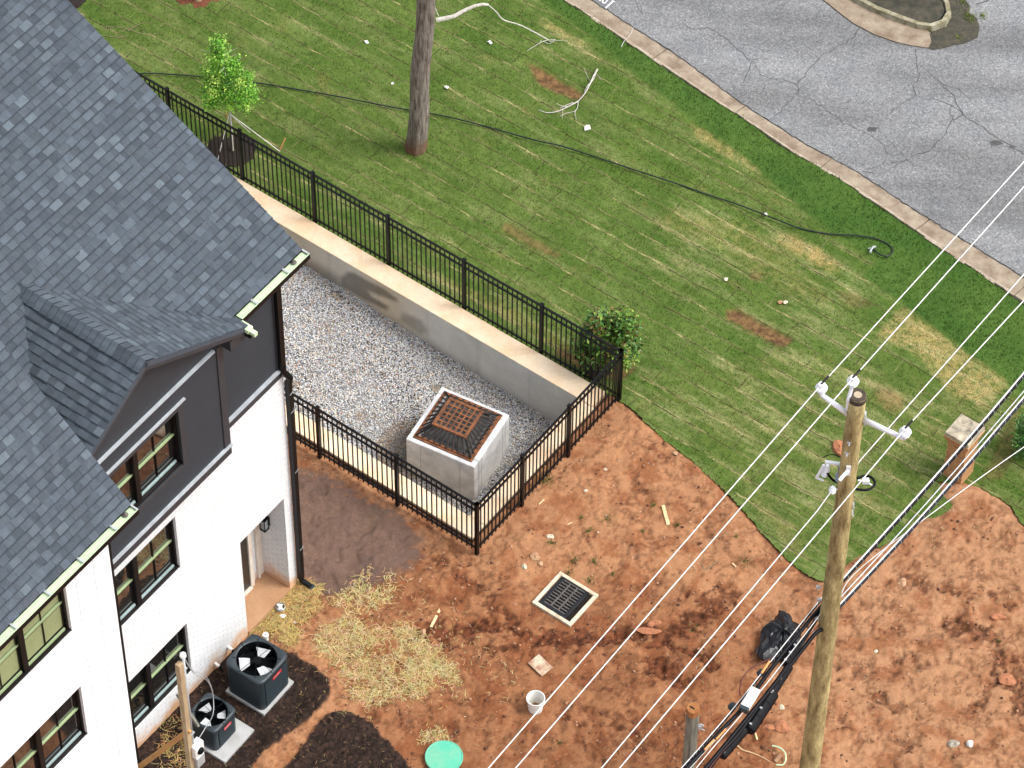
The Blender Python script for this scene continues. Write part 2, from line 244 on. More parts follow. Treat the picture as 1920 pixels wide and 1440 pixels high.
# ---------------- object helpers ----------------
def tag(o,label=None,cat=None,group=None,kind=None):
    for k,v in (('label',label),('category',cat),('group',group),('kind',kind)):
        if v: o[k]=v
    return o
def thing(name,label,cat,loc,group=None):
    o=bpy.data.objects.new(name,None); COL.objects.link(o); o.location=tuple(loc); o.empty_display_size=.2
    return tag(o,label,cat,group)
class MB:
    def __init__(s): s.v=[]; s.f=[]; s.c=[]; s.col=None
    def add(s,vs,fs,col=None):
        k=len(s.v); s.v+= [tuple(x) for x in vs]; s.f+=[tuple(i+k for i in f) for f in fs]
        s.c+=[col or (1,1,1)]*len(fs); return s
    def hexa(s,c8,col=None):  # bottom 4 ccw, top 4
        return s.add(c8,[(3,2,1,0),(4,5,6,7),(0,1,5,4),(1,2,6,5),(2,3,7,6),(3,0,4,7)],col)
    def box(s,c,ex,ey,ez,hx,hy,hz,col=None):
        c=np.asarray(c,float); ex,ey,ez=[np.asarray(e,float) for e in (ex,ey,ez)]
        P=[c+ex*hx*i+ey*hy*j+ez*hz*k for k in (-1,1) for i,j in ((-1,-1),(1,-1),(1,1),(-1,1))]
        return s.hexa(P,col)
    def hbox(s,a0,a1,b0,b1,z0,z1,col=None):
        if a0>a1:a0,a1=a1,a0
        if b0>b1:b0,b1=b1,b0
        P=[H(a,b,z) for z in (z0,z1) for a,b in ((a0,b0),(a0,b1),(a1,b1),(a1,b0))]
        return s.hexa(P,col)
    def tube(s,pts,r,seg=8,cap=True,col=None):
        pts=[np.asarray(p,float) for p in pts]; rr=r if hasattr(r,'__len__') else [r]*len(pts); vs=[];fs=[]
        prev=None
        for i,p in enumerate(pts):
            d=(pts[min(i+1,len(pts)-1)]-pts[max(i-1,0)]); d=d/(np.linalg.norm(d)+1e-9)
            ref=prev if prev is not None else (np.array([0,0,1.]) if abs(d[2])<.9 else np.array([1.,0,0]))
            x=ref-d*(ref@d); x/=np.linalg.norm(x)+1e-9; prev=x; y=np.cross(d,x)
            vs+=[p+(x*math.cos(t)+y*math.sin(t))*rr[i] for t in [2*math.pi*k/seg for k in range(seg)]]
        for i in range(len(pts)-1):
            for k in range(seg): a=i*seg+k;b=i*seg+(k+1)%seg; fs.append((a,b,b+seg,a+seg))
        if cap: fs+= [tuple(range(seg-1,-1,-1)),tuple(range((len(pts)-1)*seg,len(pts)*seg))]
        return s.add(vs,fs,col)
    def lathe(s,c,prof,seg=20,ax=(0,0,1),col=None):
        ax=Vector(ax).normalized(); q=Vector((0,0,1)).rotation_difference(ax); vs=[];fs=[]
        for r,z in prof:
            for k in range(seg):
                t=2*math.pi*k/seg; p=q@Vector((r*math.cos(t),r*math.sin(t),z)); vs.append(np.asarray(c)+np.array(p))
        for i in range(len(prof)-1):
            for k in range(seg): a=i*seg+k;b=i*seg+(k+1)%seg; fs.append((a,b,b+seg,a+seg))
        fs+=[tuple(range(seg-1,-1,-1)),tuple(range((len(prof)-1)*seg,len(prof)*seg))]
        return s.add(vs,fs,col)
    def prism(s,poly,z0,z1,col=None):
        k=len(poly); P=[(p[0],p[1],z0) for p in poly]+[(p[0],p[1],z1) for p in poly]
        ar=sum(poly[i][0]*poly[(i+1)%k][1]-poly[(i+1)%k][0]*poly[i][1] for i in range(k))
        fs=[tuple(range(k-1,-1,-1)),tuple(range(k,2*k))]+[(i,(i+1)%k,(i+1)%k+k,i+k) for i in range(k)]
        if ar<0: fs=[tuple(reversed(f)) for f in fs]
        return s.add(P,fs,col)
    def quad(s,a,b,c,d,col=None): return s.add([a,b,c,d],[(0,1,2,3)],col)
    def build(s,name,mat,parent=None,smooth=False,bevel=0,**tg):
        me=bpy.data.meshes.new(name); off=np.array(parent_world(parent)) if parent else np.zeros(3)
        me.from_pydata([tuple(np.asarray(v)-off) for v in s.v],[],s.f); me.update()
        mats=mat if isinstance(mat,list) else [mat]
        for q in mats: me.materials.append(MT[q])
        if any(c!=(1,1,1) for c in s.c):
            ca=me.color_attributes.new('Col','FLOAT_COLOR','CORNER'); cs=np.ones((len(me.loops),4),np.float32); i=0
            for f,c in zip(s.f,s.c): cs[i:i+len(f),:3]=c; i+=len(f)
            ca.data.foreach_set('color',cs.ravel())
        if MT[mats[0]].name in ATTRM and not me.color_attributes:
            ca=me.color_attributes.new('Col','FLOAT_COLOR','CORNER'); ca.data.foreach_set('color',np.ones(len(me.loops)*4,np.float32))
        o=bpy.data.objects.new(name,me); COL.objects.link(o)
        if parent: o.parent=parent
        if smooth: me.polygons.foreach_set('use_smooth',[True]*len(me.polygons))
        if bevel:
            bv=o.modifiers.new('bevel','BEVEL'); bv.width=bevel; bv.segments=2; bv.limit_method='ANGLE'
        return tag(o,**tg)
ATTRM={'shingle','leaf','straw','stone','wall_concrete'}
def parent_world(p):
    x=Vector((0,0,0))
    while p is not None: x=x+p.location; p=p.parent
    return x
def fast_mesh(name,V,Fc,mat,attrs=None,smooth=False,parent=None,cattr='POINT'):
    me=bpy.data.meshes.new(name); V=np.asarray(V,np.float32); Fc=np.asarray(Fc,np.int32); k=Fc.shape[1]
    me.vertices.add(len(V)); me.vertices.foreach_set('co',V.ravel()); me.loops.add(Fc.size); me.loops.foreach_set('vertex_index',Fc.ravel())
    me.polygons.add(len(Fc)); me.polygons.foreach_set('loop_start',np.arange(0,Fc.size,k,dtype=np.int32)); me.polygons.foreach_set('loop_total',np.full(len(Fc),k,np.int32))
    if smooth: me.polygons.foreach_set('use_smooth',np.ones(len(Fc),bool))
    me.update(calc_edges=True); me.materials.append(MT[mat])
    for nm,c in (attrs or {}).items():
        ca=me.color_attributes.new(nm,'FLOAT_COLOR','POINT'); q=np.ones((len(V),4),np.float32); q[:,:3]=c; ca.data.foreach_set('color',q.ravel())
    o=bpy.data.objects.new(name,me); COL.objects.link(o)
    if parent: o.parent=parent
    return o
def px(poly,z=0.): return np.array([at(x,y,z)[:2] for x,y in poly])
def pip(X,Y,poly):
    ins=np.zeros(X.shape,bool); k=len(poly)
    for i in range(k):
        x1,y1=poly[i][:2]; x2,y2=poly[(i+1)%k][:2]
        if y1==y2: continue
        c=((y1>Y)!=(y2>Y))&(X<(x2-x1)*(Y-y1)/(y2-y1)+x1); ins^=c
    return ins
def fftf(shape,res,lam,seed,beta=None):
    r=np.random.default_rng(seed); f=np.fft.rfft2(r.standard_normal(shape))
    ky=np.fft.fftfreq(shape[0],res)[:,None]; kx=np.fft.rfftfreq(shape[1],res)[None,:]; k=np.sqrt(kx*kx+ky*ky)
    flt=np.exp(-(k*lam)**2*2) if beta is None else np.where(k>1/lam,(np.maximum(k,1e-6)*lam)**(-beta),1)
    o=np.fft.irfft2(f*flt,shape); return (o-o.mean())/o.std()
def blur(A,res,sig):
    f=np.fft.rfft2(A.astype(float)); ky=np.fft.fftfreq(A.shape[0],res)[:,None]; kx=np.fft.rfftfreq(A.shape[1],res)[None,:]
    return np.fft.irfft2(f*np.exp(-2*(math.pi*sig)**2*(kx*kx+ky*ky)),A.shape)
def pdist(X,Y,pts):
    d=np.full(X.shape,1e9)
    for (x1,y1),(x2,y2) in zip(pts[:-1],pts[1:]):
        dx,dy=x2-x1,y2-y1; t=np.clip(((X-x1)*dx+(Y-y1)*dy)/(dx*dx+dy*dy+1e-9),0,1); d=np.minimum(d,np.hypot(X-x1-t*dx,Y-y1-t*dy))
    return d
def sm(x,a,b): t=np.clip((x-a)/(b-a),0,1); return t*t*(3-2*t)
class Grid:
    def __init__(s,x0,x1,y0,y1,res):
        s.x=np.arange(x0,x1,res); s.y=np.arange(y0,y1,res); s.X,s.Y=np.meshgrid(s.x,s.y); s.res=res; s.sh=s.X.shape; s.Zh=np.zeros(s.sh)
    def build(s,name,mat,keep,attrs,snap=None,**tg):
        ny,nx=s.sh; idx=np.arange(ny*nx).reshape(ny,nx); kc=keep[:-1,:-1]&keep[1:,:-1]&keep[:-1,1:]&keep[1:,1:]
        q=np.stack([idx[:-1,:-1][kc],idx[:-1,1:][kc],idx[1:,1:][kc],idx[1:,:-1][kc]],1)
        us=np.unique(q); rm=np.full(ny*nx,-1); rm[us]=np.arange(len(us))
        V=np.stack([s.X.ravel()[us],s.Y.ravel()[us],s.Zh.ravel()[us]],1)
        at_={k:v.reshape(-1,3)[us] for k,v in attrs.items()}
        if snap is not None:
            kp=np.zeros((ny+1,nx+1),bool); kp[1:ny,1:nx]=kc; full=kp[:-1,:-1]&kp[1:,:-1]&kp[:-1,1:]&kp[1:,1:]; bd=np.where(~full.ravel()[us])[0]
            for pl in snap:
                p=V[bd,:2]; best=np.full(len(bd),1e9); tgt=p.copy()
                for a,b in zip(pl[:-1],pl[1:]):
                    a=np.asarray(a[:2],float);b=np.asarray(b[:2],float); d=b-a; t=np.clip(((p-a)@d)/(d@d+1e-9),0,1)[:,None]; c=a+t*d; e=np.hypot(*(p-c).T); m_=e<best; best[m_]=e[m_]; tgt[m_]=c[m_]
                m_=best<s.res*1.9; V[bd[m_],:2]=tgt[m_]+RNG.normal(0,.014,(m_.sum(),2))
        o=fast_mesh(name,V,rm[q],mat,at_,smooth=True); return tag(o,**tg)
    def samp(s,A,x,y):
        i=np.clip(((y-s.y[0])/s.res).astype(int),0,s.sh[0]-1); j=np.clip(((x-s.x[0])/s.res).astype(int),0,s.sh[1]-1); return A[i,j]
# ======================= GROUND =======================
pit=[H(a,b,0)[:2] for a,b in ((2.98,-14),(2.98,1.9),(6.7,1.9),(6.7,-14))]   # pit outline to cut out
g=Grid(-12,15,-15,6,.034)
X,Y=g.X,g.Y
rel=fftf(g.sh,g.res,.9,3)*.018+fftf(g.sh,g.res,.25,4)*.004+fftf(g.sh,g.res,.6,5,1.9)*.004
zone=fftf(g.sh,g.res,.9,9,1.6)*.8
strokes=[([(780,1195),(860,1180),(940,1172),(1000,1195),(1060,1205),(1150,1200)],.20,-.06,1.),([(830,1050),(880,1095),(920,1130),(960,1160)],.16,-.05,.8),
 ([(1150,1195),(1200,1180),(1260,1190),(1300,1170),(1360,1120)],.28,-.05,.9),([(1120,1165),(1170,1120),(1240,1075)],.12,-.03,.5),
 ([(1225,1250),(1270,1275)],.26,-.07,1.),([(1160,1290),(1260,1240),(1330,1215)],.22,.03,.6),([(1060,1330),(1180,1350),(1300,1370),(1420,1390)],.15,-.04,.6),
 ([(1200,905),(1215,960),(1210,1010)],.13,-.03,.6),([(1575,1265),(1650,1262),(1720,1250)],.11,-.025,.7),([(1780,1170),(1830,1180),(1870,1215),(1900,1260),(1915,1330)],.22,-.05,.9),
 ([(1770,1110),(1830,1115),(1880,1120),(1910,1140)],.08,-.03,.8),([(1690,1250),(1705,1225),(1722,1212)],.13,-.03,.9),([(1655,1100),(1700,1080),(1735,1100)],.14,-.04,.8),
 ([(1850,1300),(1845,1350),(1830,1330)],.13,-.035,.8),([(1640,1310),(1690,1330),(1720,1340)],.06,-.03,.7),([(1870,1275),(1900,1268)],.09,-.03,.8),
 ([(580,880),(680,930),(760,960),(840,1010)],.16,0,.35),([(1000,1370),(900,1390),(860,1330)],.14,-.02,.5),([(1840,940),(1900,960)],.1,-.03,.5),([(1500,1080),(1530,1180),(1480,1230)],.12,-.02,.45),
 ([(1150,1183),(1165,1195),(1185,1210),(1215,1214),(1245,1208),(1275,1215),(1300,1230),(1325,1243),(1350,1255)],.035,-.05,1.),([(1215,1262),(1225,1245),(1250,1238),(1275,1246),(1283,1262),(1272,1278),(1245,1284),(1225,1276),(1215,1262)],.05,.02,.8),([(1240,1250),(1248,1262),(1245,1275)],.025,-.04,1.),
 ([(890,1210),(930,1222),(965,1218),(1000,1230)],.04,-.03,.8),([(800,1205),(850,1215),(900,1212),(935,1225)],.05,-.03,.8),([(1060,1345),(1110,1362),(1150,1360),(1190,1375)],.035,-.03,.8),([(1300,1120),(1330,1140),(1310,1160)],.04,-.03,.8),
 ([(1680,1215),(1760,1195),(1820,1205),(1860,1240),(1885,1290)],.03,.02,.5),([(1600,1395),(1650,1385),(1700,1400)],.03,-.02,.6),([(1770,1095),(1800,1085),(1860,1085)],.035,-.02,.6),([(1560,1090),(1600,1130),(1660,1140)],.04,-.02,.5),
 ([(1000,1130),(940,1085),(880,1060),(840,1020)],.05,-.02,.6),([(1310,940),(1330,985),(1320,1010)],.05,-.02,.5),([(1480,1330),(1560,1345),(1640,1340)],.05,-.02,.6),([(690,1350),(800,1375),(930,1395)],.06,-.02,.5),
 ([(1780,1420),(1850,1400),(1910,1410)],.2,-.03,.5),([(1130,1395),(1230,1400),(1300,1420)],.2,-.03,.6),([(900,1245),(960,1260),(980,1300)],.2,-.02,.5)]
cru=fftf(g.sh,g.res,.05,22)*.6+fftf(g.sh,g.res,.15,23)*.8; dark=np.zeros(g.sh); warp=fftf(g.sh,g.res,.16,21)*.07
for pts,wd,dp,dk in strokes:
    P=px(pts); d=pdist(X,Y,P)+warp; k=np.exp(-(np.maximum(d,0)/wd)**2); rel+=dp*1.1*k; dark=np.maximum(dark,sm(k*(.45+.55*dk)+cru*.22,.42,.72)*dk)
chew=fftf(g.sh,g.res,.07,31)
rel+=dark*(chew*.022+.012*fftf(g.sh,g.res,.13,37))
fr=fftf(g.sh,g.res,1.3,33,1.75); fr2=fftf(g.sh,g.res,.7,34,1.6); ledge=np.zeros(g.sh); 
for f_,c_,hh in ((fr,.75,.03),(fr,-.9,.025),(fr2,1.25,.02),(fr2,-1.3,.02)):
    gy,gx=np.gradient(f_,g.res); gm_=np.hypot(gx,gy)+.4; dd_=(f_-c_)/gm_; rel+=hh*sm(dd_,-.012,.022); ledge=np.maximum(ledge,np.exp(-((dd_+.02)/.035)**2)*sm(fftf(g.sh,g.res,.5,int(90+c_*10)),-.3,.5))
dark=np.maximum(dark,ledge*.6); centre=sm(blur(pip(X,Y,px([(560,1080),(800,1020),(1000,1130),(1180,1080),(1400,1130),(1420,1300),(1500,1500),(600,1500),(700,1300)])),g.res,.5),.3,.8); east=sm(X,4.2,6.5); rough=sm(fftf(g.sh,g.res,1.1,35,1.6)+.55*centre-.5*east,.45,1.4); rel+=rough*fftf(g.sh,g.res,.10,36,1.2)*.007
Zg=rel*.9
lawnpoly=px([(1163,752),(1185,770),(1200,785),(1260,838),(1300,868),(1350,915),(1395,962),(1440,1015),(1475,1050),(1505,1075),(1540,1095),(1568,1075),(1590,1058),(1620,1040),(1650,1028),(1700,1000),(1728,975),
  (1760,972),(1790,950),(1766,930),(1760,905),(1800,905),(1835,915),(1870,935),(1895,950),(1915,985),(2050,1060),(2400,900),(3500,500),(3500,-1500),(-800,-1500),(-500,100),(262,140)])
lawnpoly=np.vstack([lawnpoly,[H(6.96,-12,0)[:2],H(6.96,2.0,0)[:2]]])
insidel=pip(X,Y,lawnpoly); deep=(blur(insidel,g.res,.12)>.97)|(insidel&((Y>5.2)|(X>14.2)|(X<-11.2)))
# colours
cl=np.array([.335,.168,.084]); cm=np.array([.250,.104,.046]); cd=np.array([.120,.043,.019]); cg=np.array([.105,.073,.062]); cmu=np.array([.026,.015,.011])
t=(sm(zone+.75-rough*.8,-.7,.8))[...,None]; C=cm*(1-t)+cl*t
dk=np.clip(dark*.95+sm(fftf(g.sh,g.res,.3,40)*.7+chew*.4,.9,1.9)*.5,0,1)[...,None]; C=C*(1-dk)+cd*dk*(1+.45*np.clip(fftf(g.sh,g.res,.06,38),-1.5,1.8))[...,None]
C=C*(1-centre[...,None]*np.array([.20,.27,.32])); C=C*(1+east[...,None]*np.array([.0,.06,.12]))
def soft(poly,sig,amp,seed,a=.35,b=.65):
    return sm(blur(pip(X,Y,px(poly)),g.res,sig)+fftf(g.sh,g.res,.12,seed)*amp,a,b)
gm=soft([(540,880),(600,880),(680,925),(750,965),(800,1030),(770,1070),(700,1100),(630,1125),(585,1110),(545,1080)],.18,.13,51,.2,.8)[...,None]*.85; C=C*(1-gm)+cg*gm
mul=soft([(200,1420),(262,1395),(343,1308),(400,1255),(445,1205),(480,1200),(545,1226),(575,1243),(612,1272),(622,1300),(606,1328),(580,1352),(548,1375),(520,1395),(490,1420),(450,1470),(300,1700),(100,1600)],.05,.10,52)
mul=np.maximum(mul,soft([(604,1348),(640,1333),(672,1345),(705,1368),(735,1400),(760,1430),(790,1480),(830,1560),(700,1700),(440,1600),(500,1475),(560,1415)],.05,.10,53))
mulr=mul[...,None]; mc=cmu*(1+.5*np.clip(fftf(g.sh,g.res,.045,54),-1,2))[...,None]; C=C*(1-mulr)+mc*mulr
Zg=Zg+mul*(.05+.02*fftf(g.sh,g.res,.05,55)*.5)
# pile the clay slightly up against curb, keep flat under slabs
for (qx,qy),rr in (((1061,1128),.70),((487,1290),.7),((412,1385),.6),((1005,1318),.3),((832,1424),.42),((1013,1248),.25)):
    P=at(qx,qy); k=sm(np.hypot(X-P[0],Y-P[1]),rr,rr+.4); Zg=Zg*k
inpit=pip(X,Y,[tuple(p) for p in pit]); A_=(X-K[0])*u[0]+(Y-K[1])*u[1]; B_=(X-K[0])*n[0]+(Y-K[1])*n[1]
nearh=((A_<.4)&(B_<.35)); Zg=np.where(nearh,Zg*.3,Zg); cbk=blur((A_>2.2)&(B_<2.5)&(A_<7.2),g.res,.15); Zg=Zg*(1-.5*cbk)-.03*cbk
inhouse=(A_<-.3)&(B_<-.4)
el=blur(insidel,g.res,.10); Zg=Zg*(1-.8*sm(el,.1,.6))-.0*el; g.Zh=Zg-np.where(insidel,.05*sm(el,.5,.8),0)
keep=~(deep|inpit|inhouse)
C*=(1+.05*chew)[...,None]
g.build('bare_ground','dirt',keep,{'Col':C},kind='structure')
# far ground sheet
mb=MB(); gcol=(.27,.12,.06); x0,x1,y0,y1=-15.8,14.8,-14.8,16.8; zf=-.06
mb.quad((-20,-20,-2.2),(20,-20,-2.2),(20,20,-2.2),(-20,20,-2.2),col=gcol)
for q in ((-300,-300,300,y0),(-300,y1,300,300),(-300,y0,x0,y1),(x1,y0,300,y1)): mb.quad((q[0],q[1],zf),(q[2],q[1],zf),(q[2],q[3],zf),(q[0],q[3],zf),col=gcol)
mb.build('ground','dirt',kind='structure')
# ---- lawn
roadE=px([(900,-150),(1107,0),(1185,50),(1280,112),(1392,196),(1500,265),(1607,323),(1720,398),(1853,480),(1920,522),(2100,640),(2500,900)])      # kerb / road edge
grassE=px([(850,-140),(1056,2),(1110,38),(1164,74),(1280,153),(1380,217),(1480,285),(1590,350),(1690,418),(1780,480),(1920,572),(2100,690),(2450,940)])  # grass / kerb edge
lg=Grid(-16,17,-5.5,17,.05); X2,Y2=lg.X,lg.Y
kerbside=pip(X2,Y2,np.vstack([grassE,[(60,-40),(60,60),(-60,60)]]))
jit=fftf(lg.sh,lg.res,.07,61)*.004
inl=pip(X2+jit,Y2+jit,lawnpoly)&~kerbside
lg.Zh=.035+fftf(lg.sh,lg.res,.8,62)*.014+fftf(lg.sh,lg.res,.12,63)*.006
verge=pip(X2,Y2,np.vstack([px([(700,-330),(985,-20),(1110,70),(1180,130),(1280,212),(1330,262),(1430,325),(1530,418),(1645,490),(1618,521),(1700,575),(1790,642),(1840,690),(1925,745),(2100,830)]),[(60,-30),(60,60)]])).astype(float)
brown=np.zeros(lg.sh); straw=np.zeros(lg.sh)
for P,v in (([(988,120),(1012,128),(1050,150),(1092,178),(1088,190),(1050,178),(1010,158)],1),([(1362,583),(1382,580),(1488,640),(1470,656),(1440,642),(1363,598)],1),
            ([(940,420),(960,422),(1052,478),(1045,488),(1000,468),(945,435)],.6),([(580,70),(600,74),(640,98),(620,100)],.0),([(1405,510),(1430,512),(1425,528),(1408,524)],.6),([(1200,380),(1215,385),(1210,393)],.5),
            ([(1080,675),(1180,690),(1195,672),(1185,700),(1165,715),(1080,690),(1040,665),(1050,650)],.9),([(1640,735),(1665,728),(1695,748),(1690,768),(1665,775),(1648,758)],.45),([(1560,545),(1600,552),(1640,575),(1600,580)],.35),([(1900,740),(1885,790),(1870,840),(1840,900),(1880,900),(1925,800)],.4)):
    brown=np.maximum(brown,v*pip(X2+jit,Y2+jit,px(P)))
for P,v in (([(1458,440),(1478,443),(1582,500),(1570,514),(1530,497),(1460,458)],1),([(1000,30),(1030,40),(1112,92),(1100,98),(1045,70),(1005,45)],.9),([(1280,225),(1320,240),(1440,325),(1435,335),(1380,310),(1300,262)],.8),
            ([(1480,545),(1520,530),(1570,565),(1545,580)],.5),([(1655,740),(1690,745),(1690,770),(1660,765)],.8),([(1690,570),(1800,650),(1900,720),(1850,770),(1780,740),(1700,660),(1630,640)],.75),([(1560,640),(1700,700),(1780,790),(1760,880),(1640,860),(1500,740)],.35),
            ([(1250,390),(1400,420),(1560,560),(1480,560),(1350,470),(1240,420)],.5),([(700,470),(800,500),(960,570),(1100,660),(1060,670),(880,570),(760,500)],.6),([(820,440),(960,480),(970,505),(850,465)],.6),([(1540,1000),(1640,900),(1760,930),(1640,1030),(1560,1070),(1530,1090)],.4),
            ([(560,330),(640,350),(900,520),(860,520),(700,440)],.35),([(1180,150),(1280,215),(1290,235),(1190,175)],.5),([(1180,700),(1500,640),(1900,780),(1760,930),(1600,1050),(1500,1060),(1300,850)],.42),([(1240,380),(1500,420),(1640,560),(1500,640),(1200,520)],.35),([(1385,925),(1480,1050),(1530,1090),(1500,1010),(1420,930)],.5)):
    straw=np.maximum(straw,v*pip(X2,Y2,px(P)))
straw=blur(straw,lg.res,.10); brown=blur(brown,lg.res,.03); verge=np.clip(blur(verge,lg.res,.03),0,1)
lg.Zh-=brown*.03
MM=np.stack([verge,np.clip(brown,0,1),np.clip(straw,0,1)],-1)
lg.build('lawn','lawn',inl,{'M':MM},snap=[lawnpoly,grassE],kind='structure')
# grass blades: nobody could count them
nb=330000; bx=RNG.uniform(-12.5,13,nb); by=RNG.uniform(-4,11.5,nb)
pp=(F*1.0)  # keep those that could be seen
ok=lg.samp(inl,bx,by)&(lg.samp(brown,bx,by)<.4); bx,by=bx[ok],by[ok]; nb=len(bx); bz=lg.samp(lg.Zh,bx,by)
hgt=RNG.uniform(.018,.05,nb)*(1+.5*lg.samp(verge,bx,by)); th=RNG.uniform(0,2*math.pi,nb); wd=RNG.uniform(.004,.009,nb); ln=RNG.uniform(0,.035,nb); t2=RNG.uniform(0,6.28,nb)
V=np.zeros((nb,3,3)); V[:,0]=np.stack([bx-wd*np.cos(th),by-wd*np.sin(th),bz-.005],1); V[:,1]=np.stack([bx+wd*np.cos(th),by+wd*np.sin(th),bz-.005],1); V[:,2]=np.stack([bx+ln*np.cos(t2),by+ln*np.sin(t2),bz+hgt],1)
MMb=np.stack([lg.samp(MM[...,i],bx,by) for i in range(3)],1)
tag(fast_mesh('grass',V.reshape(-1,3),np.arange(nb*3).reshape(-1,3),'lawn',{'M':np.repeat(MMb,3,0)}),kind='stuff')
# weeds in the clay
def tufts(name,spots,h=.07,col=((.05,.12,.02),(.12,.19,.04)),cnt=110,rad=.11,**tg):
    V=[];Cc=[]
    for (qx,qy,s) in spots:
        P=at(qx,qy)
        for _ in range(int(cnt*s)):
            r=abs(random.gauss(0,rad*s)); t=random.uniform(0,6.28); x,y=P[0]+r*math.cos(t),P[1]+r*math.sin(t); z=float(g.samp(g.Zh,np.array([x]),np.array([y]))[0])
            a=random.uniform(0,6.28); w_=.006; hh=h*random.uniform(.4,1.2); l=hh*random.uniform(.2,.9); b=random.uniform(0,6.28)
            V+=[(x-w_*math.cos(a),y-w_*math.sin(a),z-.01),(x+w_*math.cos(a),y+w_*math.sin(a),z-.01),(x+l*math.cos(b),y+l*math.sin(b),z+hh)]
            k=random.random(); c=[col[0][i]*(1-k)+col[1][i]*k for i in range(3)]; Cc+=[c]*3
    return tag(fast_mesh(name,V,np.arange(len(V)).reshape(-1,3),'leaf',{'Col':np.array(Cc)}),**tg)
tufts('weeds',[(1398,1055,1.),(1138,978,.9),(1105,998,.6),(1035,1022,.7),(1075,1055,.7),(1115,1055,.6),(1105,1090,.6),(1065,1075,.8),(1020,905,.9),(1300,1178,.5),(1030,900,.8),(1090,975,.4),(1150,1080,.3),(1225,950,.5),(1205,1000,.3),(1050,1395,.4),(1380,1010,.2),(1270,985,.3),(1025,888,.5),(1870,1205,.4),(1395,1360,.3),(1385,1345,.2)],kind='stuff')
# ---- straw
def strands(name,n_,sampler,colr,ln=(.05,.16),wid=.0045,zoff=(0,.05)):
    V=[];Fc=[];Cc=[];i=0
    while i<n_:
        q=sampler()
        if q is None: continue
        x,y=q; a=random.uniform(0,math.pi*2); l=random.uniform(*ln); c=random.uniform(-1.6,1.6); z=float(g.samp(g.Zh,np.array([x]),np.array([y]))[0])+random.uniform(*zoff)+.006
        tilt=random.uniform(-.12,.12); cc=[v*random.uniform(.75,1.2) for v in random.choice(colr)]; base=len(V); p=np.array([x,y,z]); k=3
        for j in range(k+1):
            d=np.array([math.cos(a+c*j/k),math.sin(a+c*j/k),tilt]); s_=np.array([-d[1],d[0],0]); w_=wid*(1-.4*j/k)
            V+=[p-s_*w_,p+s_*w_]; Cc+=[cc,cc]; p=p+d*l/k
            if j<k: Fc.append((base+2*j,base+2*j+1,base+2*j+3,base+2*j+2))
        i+=1
    return tag(fast_mesh(name,V,Fc,'straw',{'Col':np.array(Cc)}),kind='stuff')
strawA=px([(590,1195),(625,1170),(655,1160),(690,1182),(730,1185),(760,1172),(790,1195),(830,1225),(862,1265),(858,1290),(820,1290),(790,1310),(740,1312),(700,1328),(668,1322),(650,1298),(645,1262),(600,1228)])
holeA=px([(688,1222),(735,1200),(752,1215),(735,1240),(690,1245)])
strawB=px([(463,1192),(500,1150),(530,1105),(560,1093),(590,1092),(607,1108),(600,1140),(575,1160),(560,1195),(545,1215),(525,1200),(500,1190)])
strawC=px([(690,1075),(735,1085),(735,1120),(700,1150),(650,1160),(620,1130),(660,1100)])
thin=px([(560,1200),(760,1060),(880,1160),(1000,1310),(900,1320),(800,1350),(640,1350),(600,1290)])
mulchp=px([(270,1420),(345,1315),(450,1210),(600,1250),(625,1330),(760,1440),(300,1500)])
def samp_poly(poly,hole=None,dens=None):
    x0,y0=poly.min(0); x1,y1=poly.max(0)
    def f():
        x,y=random.uniform(x0,x1),random.uniform(y0,y1)
        if not pip(np.array([x]),np.array([y]),poly)[0]: return None
        if hole is not None and pip(np.array([x]),np.array([y]),hole)[0] and random.random()<.9: return None
        if dens is not None and g.samp(dens,np.array([x]),np.array([y]))[0]<random.random(): return None
        return x+random.gauss(0,.05),y+random.gauss(0,.05)
    return f
dn=sm(fftf(g.sh,g.res,.11,71),-1.1,.5)
pale=[(.58,.45,.20),(.68,.55,.28),(.46,.33,.12),(.30,.19,.06)]; gold=[(.55,.38,.13),(.62,.44,.17),(.40,.26,.08),(.28,.18,.06)]
strands('straw',5000,samp_poly(strawA,holeA,dn),pale,zoff=(0,.03),wid=.004); strands('straw',3000,samp_poly(strawB,None,dn),gold)
strands('straw',650,samp_poly(strawC,None,dn**2),pale); strands('straw',500,samp_poly(thin,None,dn**3),pale,ln=(.04,.12),wid=.003)
strands('straw',300,samp_poly(mulchp),[(.30,.20,.08),(.22,.13,.05),(.45,.33,.14)],ln=(.03,.10),wid=.0028,zoff=(0,.02))
strands('straw',260,samp_poly(px([(785,1375),(820,1368),(850,1385),(820,1392),(790,1390)])),pale,ln=(.04,.1),zoff=(0,.03))
strands('straw',260,samp_poly(px([(300,1360),(345,1330),(360,1440),(300,1470)])),gold)
strands('straw',420,samp_poly(px([(880,1330),(1500,900),(1900,950),(1900,1430),(850,1430)])),[(.5,.28,.15),(.3,.14,.07),(.55,.42,.25)],ln=(.03,.12),wid=.003,zoff=(0,.004))
